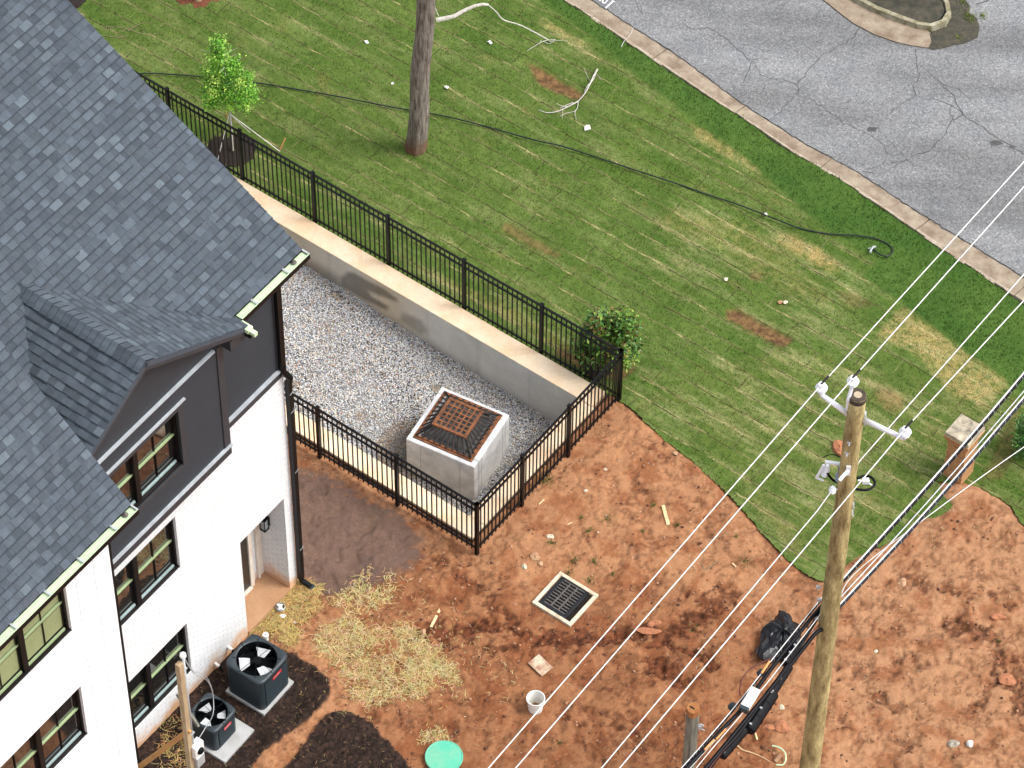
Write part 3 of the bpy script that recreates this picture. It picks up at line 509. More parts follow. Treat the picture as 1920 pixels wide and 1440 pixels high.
# ---- stones
def rocks(name,pts,rad,cols,mat='stone',flat=.7,seed=0,**tg):
    base=np.array([(1,0,0),(-1,0,0),(0,1,0),(0,-1,0),(0,0,1),(0,0,-1)],float); fc=np.array([(0,2,4),(2,1,4),(1,3,4),(3,0,4),(2,0,5),(1,2,5),(3,1,5),(0,3,5)])
    k=len(pts); r=np.random.default_rng(seed); q=r.standard_normal((k,3,3)); Q=np.linalg.qr(q)[0]
    sc=rad[:,None]*r.uniform(.6,1.25,(k,3)); B=base[None]*sc[:,None,:]*(1+r.uniform(-.2,.2,(k,6,1))); B=np.einsum('nij,nkj->nki',Q,B); B[:,:,2]*=flat
    V=(pts[:,None,:]+B).reshape(-1,3); Fc=(fc[None]+np.arange(k)[:,None,None]*6).reshape(-1,3)
    return tag(fast_mesh(name,V,Fc,mat,{'Col':np.repeat(cols,6,0)}),**tg)
ns=2600; qx=RNG.uniform(-7,11,ns); qy=RNG.uniform(-9.5,2,ns); kk=g.samp(keep,qx,qy)&(g.samp(A_>-8,qx,qy)); dd=g.samp(dark,qx,qy); kk&=(RNG.uniform(0,1,ns)<.35+dd)&(g.samp(mul,qx,qy)<.3); qx,qy=qx[kk],qy[kk]
qz=g.samp(g.Zh,qx,qy); pr=RNG.choice([.006,.009,.014,.024],len(qx),p=[.45,.35,.16,.04]); pal=np.array([(.62,.45,.30),(.28,.12,.06),(.45,.28,.17),(.18,.08,.04),(.7,.62,.5)])
rocks('pebbles',np.stack([qx,qy,qz+.002],1),pr,pal[RNG.choice(5,len(qx),p=[.2,.3,.25,.2,.05])],kind='stuff')
nc=24000; qx=RNG.uniform(-7,11,nc); qy=RNG.uniform(-9.5,2,nc); dd=g.samp(np.clip(dark+.45*rough,0,1),qx,qy); kk=g.samp(keep,qx,qy)&(~pip(qx,qy,lawnpoly))&(RNG.uniform(0,1,nc)<dd**1.3*.8+.05)&(g.samp(mul,qx,qy)<.3)&(g.samp(gm[...,0],qx,qy)<.3)&(np.hypot(qx-at(1061,1128)[0],qy-at(1061,1128)[1])>.62)&((qx-K[0])*u[0]+(qy-K[1])*u[1]<9)
kk&=~((g.samp(A_,qx,qy)<.1)&(g.samp(B_,qx,qy)<.1)); qx,qy=qx[kk],qy[kk]; qz=g.samp(g.Zh,qx,qy); cc_=g.samp(C[...,0],qx,qy); cdc=np.array([(.26,.115,.06),(.12,.045,.022),(.40,.21,.12),(.085,.034,.018)])
rocks('clods',np.stack([qx,qy,qz+.002],1),RNG.choice([.012,.022,.040],len(qx),p=[.48,.40,.12]),cdc[RNG.choice(4,len(qx))],flat=.6,seed=8,kind='stuff')
nm=9000; qx=RNG.uniform(-9,-1,nm); qy=RNG.uniform(-11,-5,nm); kk=g.samp(mul,qx,qy)>.6; kk&=~((g.samp(A_,qx,qy)<.1)&(g.samp(B_,qx,qy)<.02)); qx,qy=qx[kk],qy[kk]; mcc=np.array([(.028,.016,.012),(.016,.010,.009),(.055,.03,.022),(.010,.007,.006)])
rocks('mulch_chips',np.stack([qx,qy,g.samp(g.Zh,qx,qy)+.006],1),RNG.uniform(.010,.026,len(qx)),mcc[RNG.choice(4,len(qx),p=[.4,.3,.12,.18])],flat=.5,seed=18,kind='stuff')
# ---- gravel pit
def pitz(b): return -1.02-.055*b
mb=MB(); bs=[-14,-8,-4,-2,0,1.9]
for b0,b1 in zip(bs[:-1],bs[1:]): mb.quad(H(2.9,b0,pitz(b0)-.01),H(2.9,b1,pitz(b1)-.01),H(6.6,b1,pitz(b1)-.01),H(6.6,b0,pitz(b0)-.01))
mb.build('gravel_bed','gravelbase',kind='structure')
ng=85000; ga=RNG.uniform(3.05,6.55,ng); gb=RNG.uniform(-6.6,1.75,ng); P=K[None]+u[None]*ga[:,None]+n[None]*gb[:,None]; 
P[:,2]=pitz(gb)+RNG.uniform(0,.03,ng)+.02*np.sin(ga*3+gb*1.3)
gp=np.array([(.45,.46,.48),(.36,.38,.42),(.56,.56,.55),(.64,.63,.60),(.52,.43,.31),(.26,.27,.30),(.38,.20,.11),(.60,.53,.42)])
cidx=RNG.choice(8,ng,p=[.22,.20,.17,.10,.10,.09,.045,.075]); gc=gp[cidx]*1.5*RNG.uniform(.75,1.15,(ng,1))
fd=fftf((260,160),.04,.35,80); fi=fd[np.clip(((gb+7)/.04).astype(int),0,259),np.clip(((ga-3)/.04).astype(int),0,159)]
bxp=at(825,800,0); dbx=np.hypot(P[:,0]-at(770,845,-1)[0],P[:,1]-at(770,845,-1)[1]); shade_wet=np.clip(np.exp(-(dbx/.55)**2)*1.1+sm(fi,1.6,2.6)*.3,0,.8)[:,None]  # drain box shadow painted into the gravel, plus random wet brown patches
gc=gc*(1-shade_wet*.72)*np.where(shade_wet>.25,np.array([1.,.88,.75]),1)
rocks('gravel',P,RNG.uniform(.010,.020,ng),gc,seed=3,kind='stuff')
# ======================= ROAD =======================
mb=MB(); road_poly=[tuple(p) for p in roadE]+[(60,-40),(60,60),(-40,60),(-10,30)]
k=len(road_poly); mb.add([(p[0],p[1],0.0) for p in road_poly],[tuple(range(k))])
o=mb.build('road','road',kind='structure')
if o.data.polygons[0].normal.z<0: o.data.flip_normals()
o.data.materials.append(MT['crack'])
def ribbon(pts,w0,z=.005,jag=.02):
    P=px(pts); out=[]
    for (p,q) in zip(P[:-1],P[1:]):
        L_=np.linalg.norm(q-p); m_=max(2,int(L_/.09))
        for j in range(m_): out.append(p+(q-p)*j/m_+RNG.normal(0,jag,2)*(j>0))
    out.append(P[-1]); vs=[];fs=[]
    for i,p in enumerate(out):
        d=out[min(i+1,len(out)-1)]-out[max(i-1,0)]; d=d/(np.linalg.norm(d)+1e-9); s_=np.array([-d[1],d[0]])*w0*.5*RNG.uniform(.5,1.3)
        vs+=[(*(p-s_),z),(*(p+s_),z)]
        if i: b=2*i-2; fs.append((b,b+2,b+3,b+1))
    return vs,fs
cr=MB()
for pts,w0 in (([(1280,42),(1300,55),(1330,52),(1365,75),(1385,95),(1410,115),(1400,140),(1394,155)],.018),([(1410,115),(1425,140),(1445,148),(1465,148),(1494,160)],.014),([(1612,52),(1600,72),(1570,88),(1540,105),(1510,140),(1494,160),(1497,175),(1478,192),(1452,218)],.022),
   ([(1410,115),(1420,112),(1438,111)],.01),([(1500,180),(1520,185),(1560,215),(1600,238),(1635,255),(1660,275),(1665,290)],.013),([(1718,92),(1718,120),(1722,145),(1712,162),(1717,178),(1690,197),(1668,214)],.018),
   ([(1717,178),(1735,186),(1760,188),(1785,198),(1800,208),(1806,215)],.015),([(1722,120),(1745,140),(1765,157),(1800,170),(1820,185)],.012),([(1765,160),(1790,180),(1795,198),(1806,215),(1832,232),(1850,245),(1880,265),(1920,290)],.02),
   ([(1806,215),(1785,225),(1770,255),(1748,278),(1710,295),(1690,302),(1670,306)],.02),([(1640,325),(1618,322)],.02),([(1665,290),(1655,308),(1625,318)],.01),([(1190,0),(1196,15),(1205,28)],.012),([(1700,298),(1690,305),(1645,333)],.012),([(1640,235),(1700,300),(1750,320),(1770,350)],.007),
   ([(1478,0),(1465,15),(1458,28)],.01),([(1830,8),(1850,2),(1870,-8)],.03),([(1785,197),(1780,212),(1790,228)],.01)):
    v_,f_=ribbon(pts,w0*.85); cr.add(v_,f_)
for off_,w_ in ((0,.030),(1.5,.016)):
    v_,f_=ribbon([(1060,-34),(1107,0),(1185,50),(1280,112),(1392,196),(1500,265),(1607,323),(1720,398),(1853,480),(1920,522),(2000,573)],w_,z=.016,jag=.012); cr.add(v_,f_)
for q_,r0_ in (((1634,243),.13),((1867,268),.16),((1898,275),.08),((1590,192),.03),((1533,78),.03),((1818,357),.03)):
    P_=at(*q_); cr.add([(P_[0]+math.cos(t)*r0_*RNG.uniform(.6,1.1),P_[1]+math.sin(t)*r0_*.6*RNG.uniform(.6,1.1),.0035) for t in np.linspace(0,5.9,14)],[tuple(range(14))])
me=o.data; bmv=len(me.vertices)
import bmesh
bm=bmesh.new(); bm.from_mesh(me); vv=[bm.verts.new(v) for v in cr.v]
for f in cr.f:
    try: fc=bm.faces.new([vv[i] for i in f]); fc.material_index=1
    except ValueError: pass
bmesh.ops.recalc_face_normals(bm,faces=[f for f in bm.faces if f.material_index==1])
bm.normal_update()
for f in bm.faces:
    if f.normal.z<0: f.normal_flip()
bm.to_mesh(me); bm.free()
# painted letters at the top edge
mb=MB()
def stroke(p,q,w_):
    a,b=px([p,q]); d=(b-a)/np.linalg.norm(b-a); s_=np.array([-d[1],d[0]])*w_/2
    mb.add([(*(a-s_),.006),(*(b-s_),.006),(*(b+s_),.006),(*(a+s_),.006)],[(0,1,2,3)])
for a_ in (((1150,2),(1134,17),.035),((1131,19),(1125,25),.03),((1139,1),(1133,7),.03),((1133,7),(1129,3),.03),((1129,3),(1134,-3),.03),((1124,2),(1130,-4),.03),((1147,0),(1153,4),.02)): stroke(*a_)
mb.build('road_marking','paint',kind='structure')
# kerb: gutter pan segments and a thin raised back edge
def resamp(P,m_):
    d=np.r_[0,np.cumsum(np.hypot(*np.diff(P,axis=0).T))]; t=np.linspace(0,d[-1],m_); return np.stack([np.interp(t,d,P[:,0]),np.interp(t,d,P[:,1])],1)
RE=resamp(roadE,90)
def nearest_on(P,q):
    best=None
    for a,b in zip(P[:-1],P[1:]):
        dd_=b-a; t=np.clip(((q-a)@dd_)/(dd_@dd_),0,1); c=a+dd_*t; e=np.linalg.norm(c-q)
        if best is None or e<best[0]: best=(e,c)
    return best[1]
GE=np.array([nearest_on(grassE,p) for p in RE]); joint=[0,12,22,31,40,50,60,72,89]
kb=MB(); ke=MB()
for j0,j1 in zip(joint[:-1],joint[1:]):
    for i in range(j0,j1):
        a0,a1,b0,b1=RE[i].copy(),RE[i+1].copy(),GE[i].copy(),GE[i+1].copy()
        if i==j1-1: 
            a1=a0+(a1-a0)*.93; b1=b0+(b1-b0)*.93
        in0=b0+(a0-b0)*.16; in1=b1+(a1-b1)*.16
        kb.hexa([(*a0,-.1),(*a1,-.1),(*in1,-.1),(*in0,-.1),(*(a0+RNG.normal(0,.006,2)),.012),(*a1,.012),(*in1,.045),(*in0,.045)])
        w1=RNG.uniform(.6,1.25)
        ke.hexa([(*in0,-.1),(*in1,-.1),(*b1,-.1),(*b0,-.1),(*in0,.05),(*in1,.05),(*(in1+(b1-in1)*w1),.062),(*(in0+(b0-in0)*w1),.062)])
kb.build('kerb','gutterc',kind='structure'); ke.build('kerb_edge','kerbedge',kind='structure')
# island
isl_out=px([(1500,-40),(1540,-2),(1570,22),(1600,45),(1640,66),(1680,80),(1712,87),(1740,91),(1746,80),(1742,62),(1720,40),(1600,-60)])
MBp=MB(); MBp.prism([tuple(p) for p in isl_out],.004,.03); MBp.build('island_gutter','gutterc',kind='structure')
ring=[(1560,-45),(1600,0),(1640,22),(1680,38),(1720,52),(1745,56),(1768,48),(1778,32),(1774,12),(1760,-5),(1740,-35)]
mb=MB(); rp=[at(x,y,0) for x,y in ring]; rp2=[]
for i in range(len(rp)-1):
    for j in range(4): rp2.append(rp[i]+(rp[i+1]-rp[i])*j/4)
rp2.append(rp[-1]); Q=[]
for i,p in enumerate(rp2):
    d=rp2[min(i+1,len(rp2)-1)]-rp2[max(i-1,0)]; d/=np.linalg.norm(d); s_=np.array([-d[1],d[0],0]); Q.append((p+s_*.065,p-s_*.065))
for (a,b),(c,d) in zip(Q[:-1],Q[1:]):
    mb.hexa([a+Z*0,b+Z*0,d+Z*0,c+Z*0,a+Z*.15+(b-a)*.15,b+Z*.15-(b-a)*.15,d+Z*.15-(d-c)*.15,c+Z*.15+(d-c)*.15])
mb.build('island_kerb','mossy',kind='structure')
mb=MB(); mb.prism([tuple(p) for p in px([(1565,-40),(1602,-2),(1642,18),(1682,34),(1720,46),(1744,49),(1762,42),(1770,28),(1766,10),(1750,-12),(1700,-50)])],.02,.11); mb.build('island_soil','litter',kind='structure')
mb=MB(); lp=px([(1740,90),(1752,92),(1775,90),(1792,84),(1808,80),(1820,78),(1832,70),(1838,52),(1832,35),(1822,26),(1818,10),(1806,-5),(1778,-8),(1782,20),(1776,50),(1745,60),(1742,75)]); mb.prism([tuple(p+RNG.normal(0,.02,2)) for p in lp],.002,.012); mb.build('leaf_litter','litter',kind='stuff')
# mulch rings
def blob(name,mat,c,rx,ry,z=.06,rot=0,nn=40,jit=.06,**tg):
    mb=MB(); rows=[]; V=[]; Fc=[]
    for i,rr in enumerate((1,.93,.7,.4,.0)):
        for k in range(nn):
            t=2*math.pi*k/nn; q=rr*(1+random.uniform(-jit,jit)); x=rx*q*math.cos(t); y=ry*q*math.sin(t)
            V.append((c[0]+x*math.cos(rot)-y*math.sin(rot),c[1]+x*math.sin(rot)+y*math.cos(rot),(0,.035,.05,z,z)[i]+random.uniform(0,.012)))
    for i in range(4):
        for k in range(nn): a=i*nn+k;b=i*nn+(k+1)%nn; Fc.append((a,b,b+nn,a+nn))
    mb.add(V,Fc); return mb.build(name,mat,kind='structure')
blob('mulch_ring','mulchring',at(433,282),.52,.50); blob('mulch_ring','redmulch',at(372,-8),.50,.42,z=.09)
blob('mulch_ring','mulchring',at(1128,680)+np.array([-.0,.02,0]),.62,.32,rot=AH,z=.075); blob('mulch_patch','mulchring',at(138,-2),.3,.3,z=.05)
# ======================= RETAINING WALL =======================
RW=thing('retaining_wall','long poured concrete retaining wall with sand coloured top, around the gravel pit','retaining wall',H(6.7,0,0))
WT=.12; ai,ao=6.50,6.93
mb=MB(); mb.hbox(ai,ao,-14,1.93,-1.5,WT); mb.build('wall_top','conc_top',RW)
# weathered inner face, a skin 3 mm proud with its own stains
bbs=np.arange(-8,1.62,.06); zzs=np.linspace(-1.35,WT-.012,26); V=[];Fc=[]
for z in zzs:
    for b in bbs: V.append(H(ai-.003,b,z))
V=np.array(V); nbk=len(bbs)
for i in range(len(zzs)-1):
    for j in range(nbk-1): a=i*nbk+j; Fc.append((a,a+1,a+1+nbk,a+nbk))
fb=(V-K)@n; fz=V[:,2]
def wallpoly(pts): return np.array([((onpl(x,y,H(ai,0,0),u)-K)@n,onpl(x,y,H(ai,0,0),u)[2]) for x,y in pts])
base=np.tile(np.array([.50,.49,.46]),(len(V),1)); warm=np.clip(1-np.abs(fb+3.0)/1.1,0,1)[:,None]; base=base*(1-warm*.55)+np.array([.52,.38,.19])*warm*.55
lft=np.clip((-fb-3.6)/1.5,0,1)[:,None]; base=base*(1-lft)+np.array([.44,.39,.31])*lft
def wmask(pts,sg=.05):
    P=wallpoly(pts); sgd=np.where(pip(fb,fz,P),1.,0.); d=pdist(fb,fz,[tuple(p) for p in P]+[tuple(P[0])]); return np.clip(.5+np.where(sgd>0,d,-d)/sg*.5,0,1)[:,None]
mk=wmask([(640,520),(652,509),(662,510),(690,526),(720,541),(745,560),(744,566),(710,553),(690,545),(697,556),(728,574),(725,582),(680,560),(640,536)]); base=base*(1-mk*.62)
mk=wmask([(545,470),(590,490),(640,520),(640,540),(600,530),(545,500)],.12); base=base*(1-mk*.45)
mk=wmask([(755,585),(790,600),(802,622),(790,628),(750,600)],.06); base=base*(1-mk*.4)
lo=np.clip(1-(fz-pitz(fb))/.22,0,1)[:,None]; base=base*(1-lo*.22)
hf=np.sin(fb*5.1)*np.sin(fb*2.3+1)*.5+.5; base=base*(1+.10*(hf[:,None]-.5)); jn=(np.abs((fb+8.13)%1.22)<.07)[:,None]; base=base*np.where(jn,.9,1)
o=fast_mesh('wall_face',V-np.array(RW.location),Fc,'conc_wall',{'Col':base},parent=RW)
CT=.10
mb=MB(); mb.hbox(2.68,3.06,-12,1.97,-1.5,CT); mb.hbox(3.065,6.495,1.62,1.97,-1.5,CT+.003); mb.build('low_wall','conc_top',RW,bevel=.008)
mb=MB(); 
for (a0,a1,b0,b1) in ((2.66,2.678,-12,1.99),(2.66,6.95,1.972,1.992)): mb.hbox(a0,a1,b0,b1,-.2,.055)
mb.build('shaded_footing','rustdark',RW)  # dark brown outer face with the shadow along the wall foot painted in
# ======================= FENCE =======================
FN=thing('metal_fence','black metal picket fence running along the concrete wall and around the gravel pit','fence',H(7,2.2,0))
FH=1.47
def fence_run(p,q,posts):
    p=np.array(p,float);q=np.array(q,float); 
    for (s0,s1) in zip(posts[:-1],posts[1:]):
        A=H(*(p+(q-p)*s0),0);B=H(*(p+(q-p)*s1),0); d=B-A; Ln=np.linalg.norm(d); d/=Ln; s_=np.array([-d[1],d[0],0]); mb=MB()
        for z,hh in ((FH,.018),(FH-.17,.016),(.16,.016)): mb.box((A+B)/2+Z*z,d,s_,Z,Ln/2-.03,.017,hh)
        k=max(3,round(Ln/.1145)); 
        for i in range(1,k): mb.box(A+d*Ln*i/k+Z*(FH/2+.02),d,s_,Z,.010,.010,FH/2-.035)
        mb.build('fence_panel','black',FN)
    for s0 in posts:
        A=H(*(p+(q-p)*s0),0); mb=MB(); mb.box(A+Z*(FH/2-.02),u,n,Z,.033,.033,FH/2+.05); mb.box(A+Z*(FH+.045),u,n,Z,.038,.038,.012); mb.build('fence_post','black',FN)
cb_=2.205
fence_run((6.99,cb_),(6.99,cb_-1.84*8),[i/8 for i in range(9)])
def ra(px_,py_): 
    P=at(px_,py_,1.5); return (P-K)@u
r1,r2=ra(983,857),ra(1067.5,761)
fence_run((2.52,cb_),(6.99,cb_),[0,(r1-2.52)/4.47,(r2-2.52)/4.47,1-.0001][:3]+[1-.0001])
fence_run((2.52,cb_),(2.52,cb_-1.84*6),[0.0001]+[i/6 for i in range(1,7)])
# ======================= TOWNHOUSE =======================
TH_=thing('townhouse','white brick townhouse with slate grey shingle roof, charcoal dormer and projecting left wing','house',H(-3,-4,0))
def facewall(mb,a0,a1,z0,z1,holes,b,lap=0,depth=.12):
    As=sorted({a0,a1}|{h[0] for h in holes}|{h[1] for h in holes}); Zs={z0,z1}|{h[2] for h in holes}|{h[3] for h in holes}
    if lap:
        z=z0
        while z<z1: Zs.add(round(z,4)); z+=lap
    Zs=sorted(Zs); zl=z0
    for zA,zB in zip(Zs[:-1],Zs[1:]):
        for aA,aB in zip(As[:-1],As[1:]):
            ca,cz=(aA+aB)/2,(zA+zB)/2
            if any(h[0]<ca<h[1] and h[2]<cz<h[3] for h in holes): continue
            if lap:
                f0=((zA-z0)/lap)%1; f1=f0+(zB-zA)/lap
                if f0>.999: f1-=f0; f0=0
                o0,o1=.014*(1-f0),.014*(1-f1)
                mb.quad(H(aA,b+o0,zA),H(aB,b+o0,zA),H(aB,b+o1,zB),H(aA,b+o1,zB)); 
                if f0<.01: mb.quad(H(aA,b,zA),H(aB,b,zA),H(aB,b+o0,zA),H(aA,b+o0,zA))
            else: mb.quad(H(aA,b,zA),H(aB,b,zA),H(aB,b,zB),H(aA,b,zB))
    for h0,h1,g0,g1 in holes:
        d=b-depth
        mb.quad(H(h0,b,g0),H(h0,b,g1),H(h0,d,g1),H(h0,d,g0)); mb.quad(H(h1,b,g1),H(h1,b,g0),H(h1,d,g0),H(h1,d,g1))
        mb.quad(H(h0,b,g0),H(h0,d,g0),H(h1,d,g0),H(h1,b,g0)); mb.quad(H(h0,b,g1),H(h1,b,g1),H(h1,d,g1),H(h0,d,g1))
WZ=((.64,2.12),(3.77,5.24),(6.92,8.36)); WA=(-4.93,-2.93)
# main brick wall with doorway recess
mb=MB(); door=(-1.41,-.20,-.3,2.82)
facewall(mb,-5.7,0,-.3,6.12,[(WA[0],WA[1],*WZ[0]),(WA[0],WA[1],*WZ[1]),door],0)
RD=.62
mb.quad(H(door[0],-.12,-.3),H(door[0],-.12,2.82),H(door[0],-RD,2.82),H(door[0],-RD,-.3)); mb.quad(H(door[1],-.12,2.82),H(door[1],-.12,-.3),H(door[1],-RD,-.3),H(door[1],-RD,2.82))
mb.quad(H(door[0],-.12,2.82),H(door[1],-.12,2.82),H(door[1],-RD,2.82),H(door[0],-RD,2.82)); mb.quad(H(door[0],-RD,-.3),H(door[1],-RD,-.3),H(door[1],-RD,2.82),H(door[0],-RD,2.82))
mb.hbox(-.001,0.0,-13.5,-.002,-.3,9.2); mb.quad(H(-.02,-.02,6.12),H(-.02,-13,6.12),H(0,-13,6.12),H(0,-.02,6.12))
mb.build('brick_wall','brick',TH_)
mb=MB(); mb.quad(H(0.002,0,-.3),H(0.002,-13.5,-.3),H(.002,-13.5,6.12),H(.002,0,6.12)); mb.build('brick_wall','brick',TH_)
# door, trim, stoop, lantern
DR=MB(); DR.hbox(-1.38,-.62,-RD+.002,-RD+.04,.16,2.3); dr=DR.build('door','door',TH_)
mb=MB(); mb.hbox(-.618,-.53,-RD+.002,-RD+.07,.10,2.42); mb.hbox(-.527,-.49,-RD+.002,-RD+.04,.10,2.48); mb.hbox(-.38,-.33,-RD+.002,-RD+.05,.10,2.6); mb.hbox(-.328,-.205,-RD+.002,-RD+.02,.10,2.6); mb.hbox(-1.40,-.62,-RD+.002,-RD+.06,2.302,2.42); mb.hbox(-1.40,-.62,-RD+.041,-RD+.10,.112,.158)
mb.build('door_trim','doortrim',TH_)
mb=MB(); mb.hbox(-1.405,-.205,-RD+.005,.02,-.2,.11); mb.build('stoop','stoop',TH_)
LN=MB(); lc=H(-.20,-.42,1.84)
LN.box(lc+u*-.10+Z*.16,u,n,Z,.07,.07,.012); LN.box(lc+u*-.10-Z*.16,u,n,Z,.06,.06,.012); LN.box(lc-u*.01,u,n,Z,.010,.05,.12)
for i in (-1,1):
    for j in (-1,1): LN.box(lc+u*(-.10+.055*i)+n*.055*j,u,n,Z,.007,.007,.16)
LN.box(lc-u*.10+Z*.2,u,n,Z,.025,.025,.03); ln_=LN.build('wall_lantern','black',TH_)
mb=MB(); mb.box(lc-u*.10,u,n,Z,.045,.045,.145); mb.build('lamp_glass','lampglass',ln_)
# siding on main wall (third floor) and corner
mb=MB(); facewall(mb,-5.5,-.02,6.28,9.15,[(WA[0],WA[1],*WZ[2])],-.03,lap=.14); mb.quad(H(-.02,-.03,6.1),H(-.02,-13.5,6.1),H(-.02,-13.5,9.2),H(-.02,-.03,9.2)); 
mb.build('siding','siding',TH_)
mb=MB(); mb.hbox(-1.8,0.015,-.03,.02,6.12,6.30); mb.hbox(-.13,.012,-.03,-.008,6.31,9.1); mb.build('skirt_board','trim',TH_)
mb=MB(); mb.hbox(-1.8,0.02,-.03,.045,6.302,6.335); mb.build('drip_edge','palegrey',TH_)
# dormer bay
BB=.30; BR=-1.79; BL=-6.6
mb=MB(); facewall(mb,BL,BR,6.28,8.97,[(WA[0]-.02,WA[1]+.02,*WZ[2])],BB,lap=.14)
mb.quad(H(BR,BB,6.05),H(BR,-.03,6.05),H(BR,-.03,9.4),H(BR,BB,9.4)); mb.quad(H(BL,BB,6.05),H(BR,BB,6.05),H(BR,-.03,6.05),H(BL,-.03,6.05))
AP=-3.75; 
# gable triangle
slope=.60; zr=lambda a: 9.16+ (2.38-abs(a-AP))*slope
mb.add([H(BL+.05,BB-.001,8.97),H(BR-.0,BB-.001,8.97),H(BR,BB-.001,9.2),H(AP,BB-.001,zr(AP)-.06),H(BL+.9,BB-.001,9.0)],[(0,1,2,3,4)])
mb.build('dormer_siding','siding',TH_)
mb=MB(); mb.hbox(BL,BR+.02,BB-.0,BB+.035,6.05,6.27); mb.hbox(BR-.13,BR+.02,BB,BB+.03,6.31,8.93); mb.hbox(BR-.005,BR+.02,-.02,BB-.003,6.05,9.1)
mb.hbox(WA[0]-.12,WA[1]+.12,BB+.005,BB+.03,6.85,6.93); mb.hbox(WA[1]+.0,WA[1]+.12,BB+.005,BB+.03,6.93,8.36); mb.hbox(WA[0]-.12,WA[1]+.12,BB+.005,BB+.035,8.36,8.50)
mb.build('dormer_trim','trim',TH_)
for q_ in ((BL,BR+.02,BB,BB+.07,6.272,6.30),(BL,BR-.2,BB,BB+.06,8.94,8.97),(WA[0]-.16,WA[1]+.17,BB,BB+.06,8.502,8.53)): mb=MB(); mb.hbox(*q_); mb.build('ledge','palegrey',TH_)
for a_ in (-2.35,-3.3,-4.3): mb=MB(); mb.hbox(a_-.10,a_+.03,.002,.06,5.98,6.045); mb.build('bracket','copper',TH_,bevel=.006)
# windows
def window(a0,a1,z0,z1,b,pane='glass',parent=TH_):
    fr=MB(); d=b-.11; wdt=(a1-a0); am=(a0+a1)/2
    fr.hbox(a0,a1,d-.05,d+.05,z1-.05,z1); fr.hbox(a0,a1,d-.05,d+.09,z0,z0+.045); fr.hbox(a0,a0+.035,d-.05,d+.05,z0+.045,z1-.05); fr.hbox(a1-.035,a1,d-.05,d+.05,z0+.045,z1-.05); fr.hbox(am-.05,am+.05,d-.05,d+.065,z0+.045,z1-.05)
    F_=fr.build('window','dbrown',parent)
    rl=MB(); sh=MB(); zm=(z0+z1)/2+.02
    for s0,s1 in ((a0+.035,am-.05),(am+.05,a1-.035)):
        c=(s0+s1)/2
        rb=MB(); rb.hbox(s0+.03,s1-.03,d-.016,d+.030,z0+.046,z0+.095); rb.build('bottom_rail','sill' if pane!='blind' else 'rail',F_); rb=MB(); rb.hbox(s0,s1,d-.028,d+.010,zm-.022,zm+.012); rb.build('meeting_rail','rail',F_)
        sh.hbox(s0,s0+.03,d-.03,d+.012,z0+.046,zm-.032); sh.hbox(s1-.03,s1,d-.03,d+.012,z0+.046,zm-.032); sh.hbox(s0,s0+.028,d-.045,d,zm+.027,z1-.052); sh.hbox(s1-.028,s1,d-.045,d,zm+.027,z1-.052)
        sh.hbox(s0+.03,s1-.03,d-.03,d+.004,z0+.097,z0+.115); sh.hbox(s0+.03,s1-.03,d-.03,d+.004,zm-.05,zm-.026); sh.hbox(s0+.03,s1-.03,d-.045,d-.012,z1-.08,z1-.052)
        sh.hbox(c-.009,c+.009,d-.028,d-.008,zm+.0,z1-.052); sh.hbox(c-.009,c+.009,d-.012,d+.008,z0+.1,zm-.026); sh.build('sash','black',F_); sh=MB()
    
    for s0,s1 in ((a0+.035,am-.05),(am+.05,a1-.035)):
        mb=MB(); mb.hbox(s0+.029,s1-.029,d-.034,d-.030,zm+.026,z1-.05); mb.build('pane','glass' if pane!='blind' else 'blind',F_)
        mb=MB(); mb.hbox(s0+.031,s1-.031,d-.020,d-.016,z0+.122,zm-.033); mb.build('pane','glass' if pane!='blind' else 'blind',F_)
    return F_
window(*WA,*WZ[0],0); window(*WA,*WZ[1],0); window(WA[0]-.02,WA[1]+.02,*WZ[2],BB)
# wing on the left
FB=1.0; FA=-5.47; WF=(-8.5,-6.48)
mb=MB(); facewall(mb,-13,FA,-.3,9.15,[(WF[0],WF[1],3.87,5.30),(WF[0],WF[1],6.85,8.32),(-12.6,-10.6,6.85,8.32),(-12.6,-10.6,3.87,5.3)],FB)
mb.quad(H(FA,FB,-.3),H(FA,-.0,-.3),H(FA,-.0,9.3),H(FA,FB,9.3)); 
for s_ in np.arange(-12.8,FA,.41): 
    if not any(w0-.03<s_<w1+.03 for w0,w1 in (WF,(-12.6,-10.6))): mb.hbox(s_-.012,s_+.012,FB,FB+.008,-.2,9.1)
mb.build('wing_wall','board',TH_)
window(*WF,3.87,5.30,FB,'glass'); window(*WF,6.85,8.32,FB,'blind'); window(-12.6,-10.6,6.85,8.32,FB,'blind')
mb=MB(); mb.hbox(-8.2,-7.7,FB-.22,FB-.215,3.95,4.6)
mb=MB(); mb.hbox(FA+.008,FA+.075,FB-.10,FB-.02,1.75,8.95); mb.hbox(FA+.008,FA+.10,FB-.12,FB-.01,1.68,1.75); mb.build('downspout','black',TH_)
# plain body behind
mb=MB(); mb.hbox(-13,-.05,-13.4,-.7,-.3,8.6); mb.build('house_core','board',TH_)
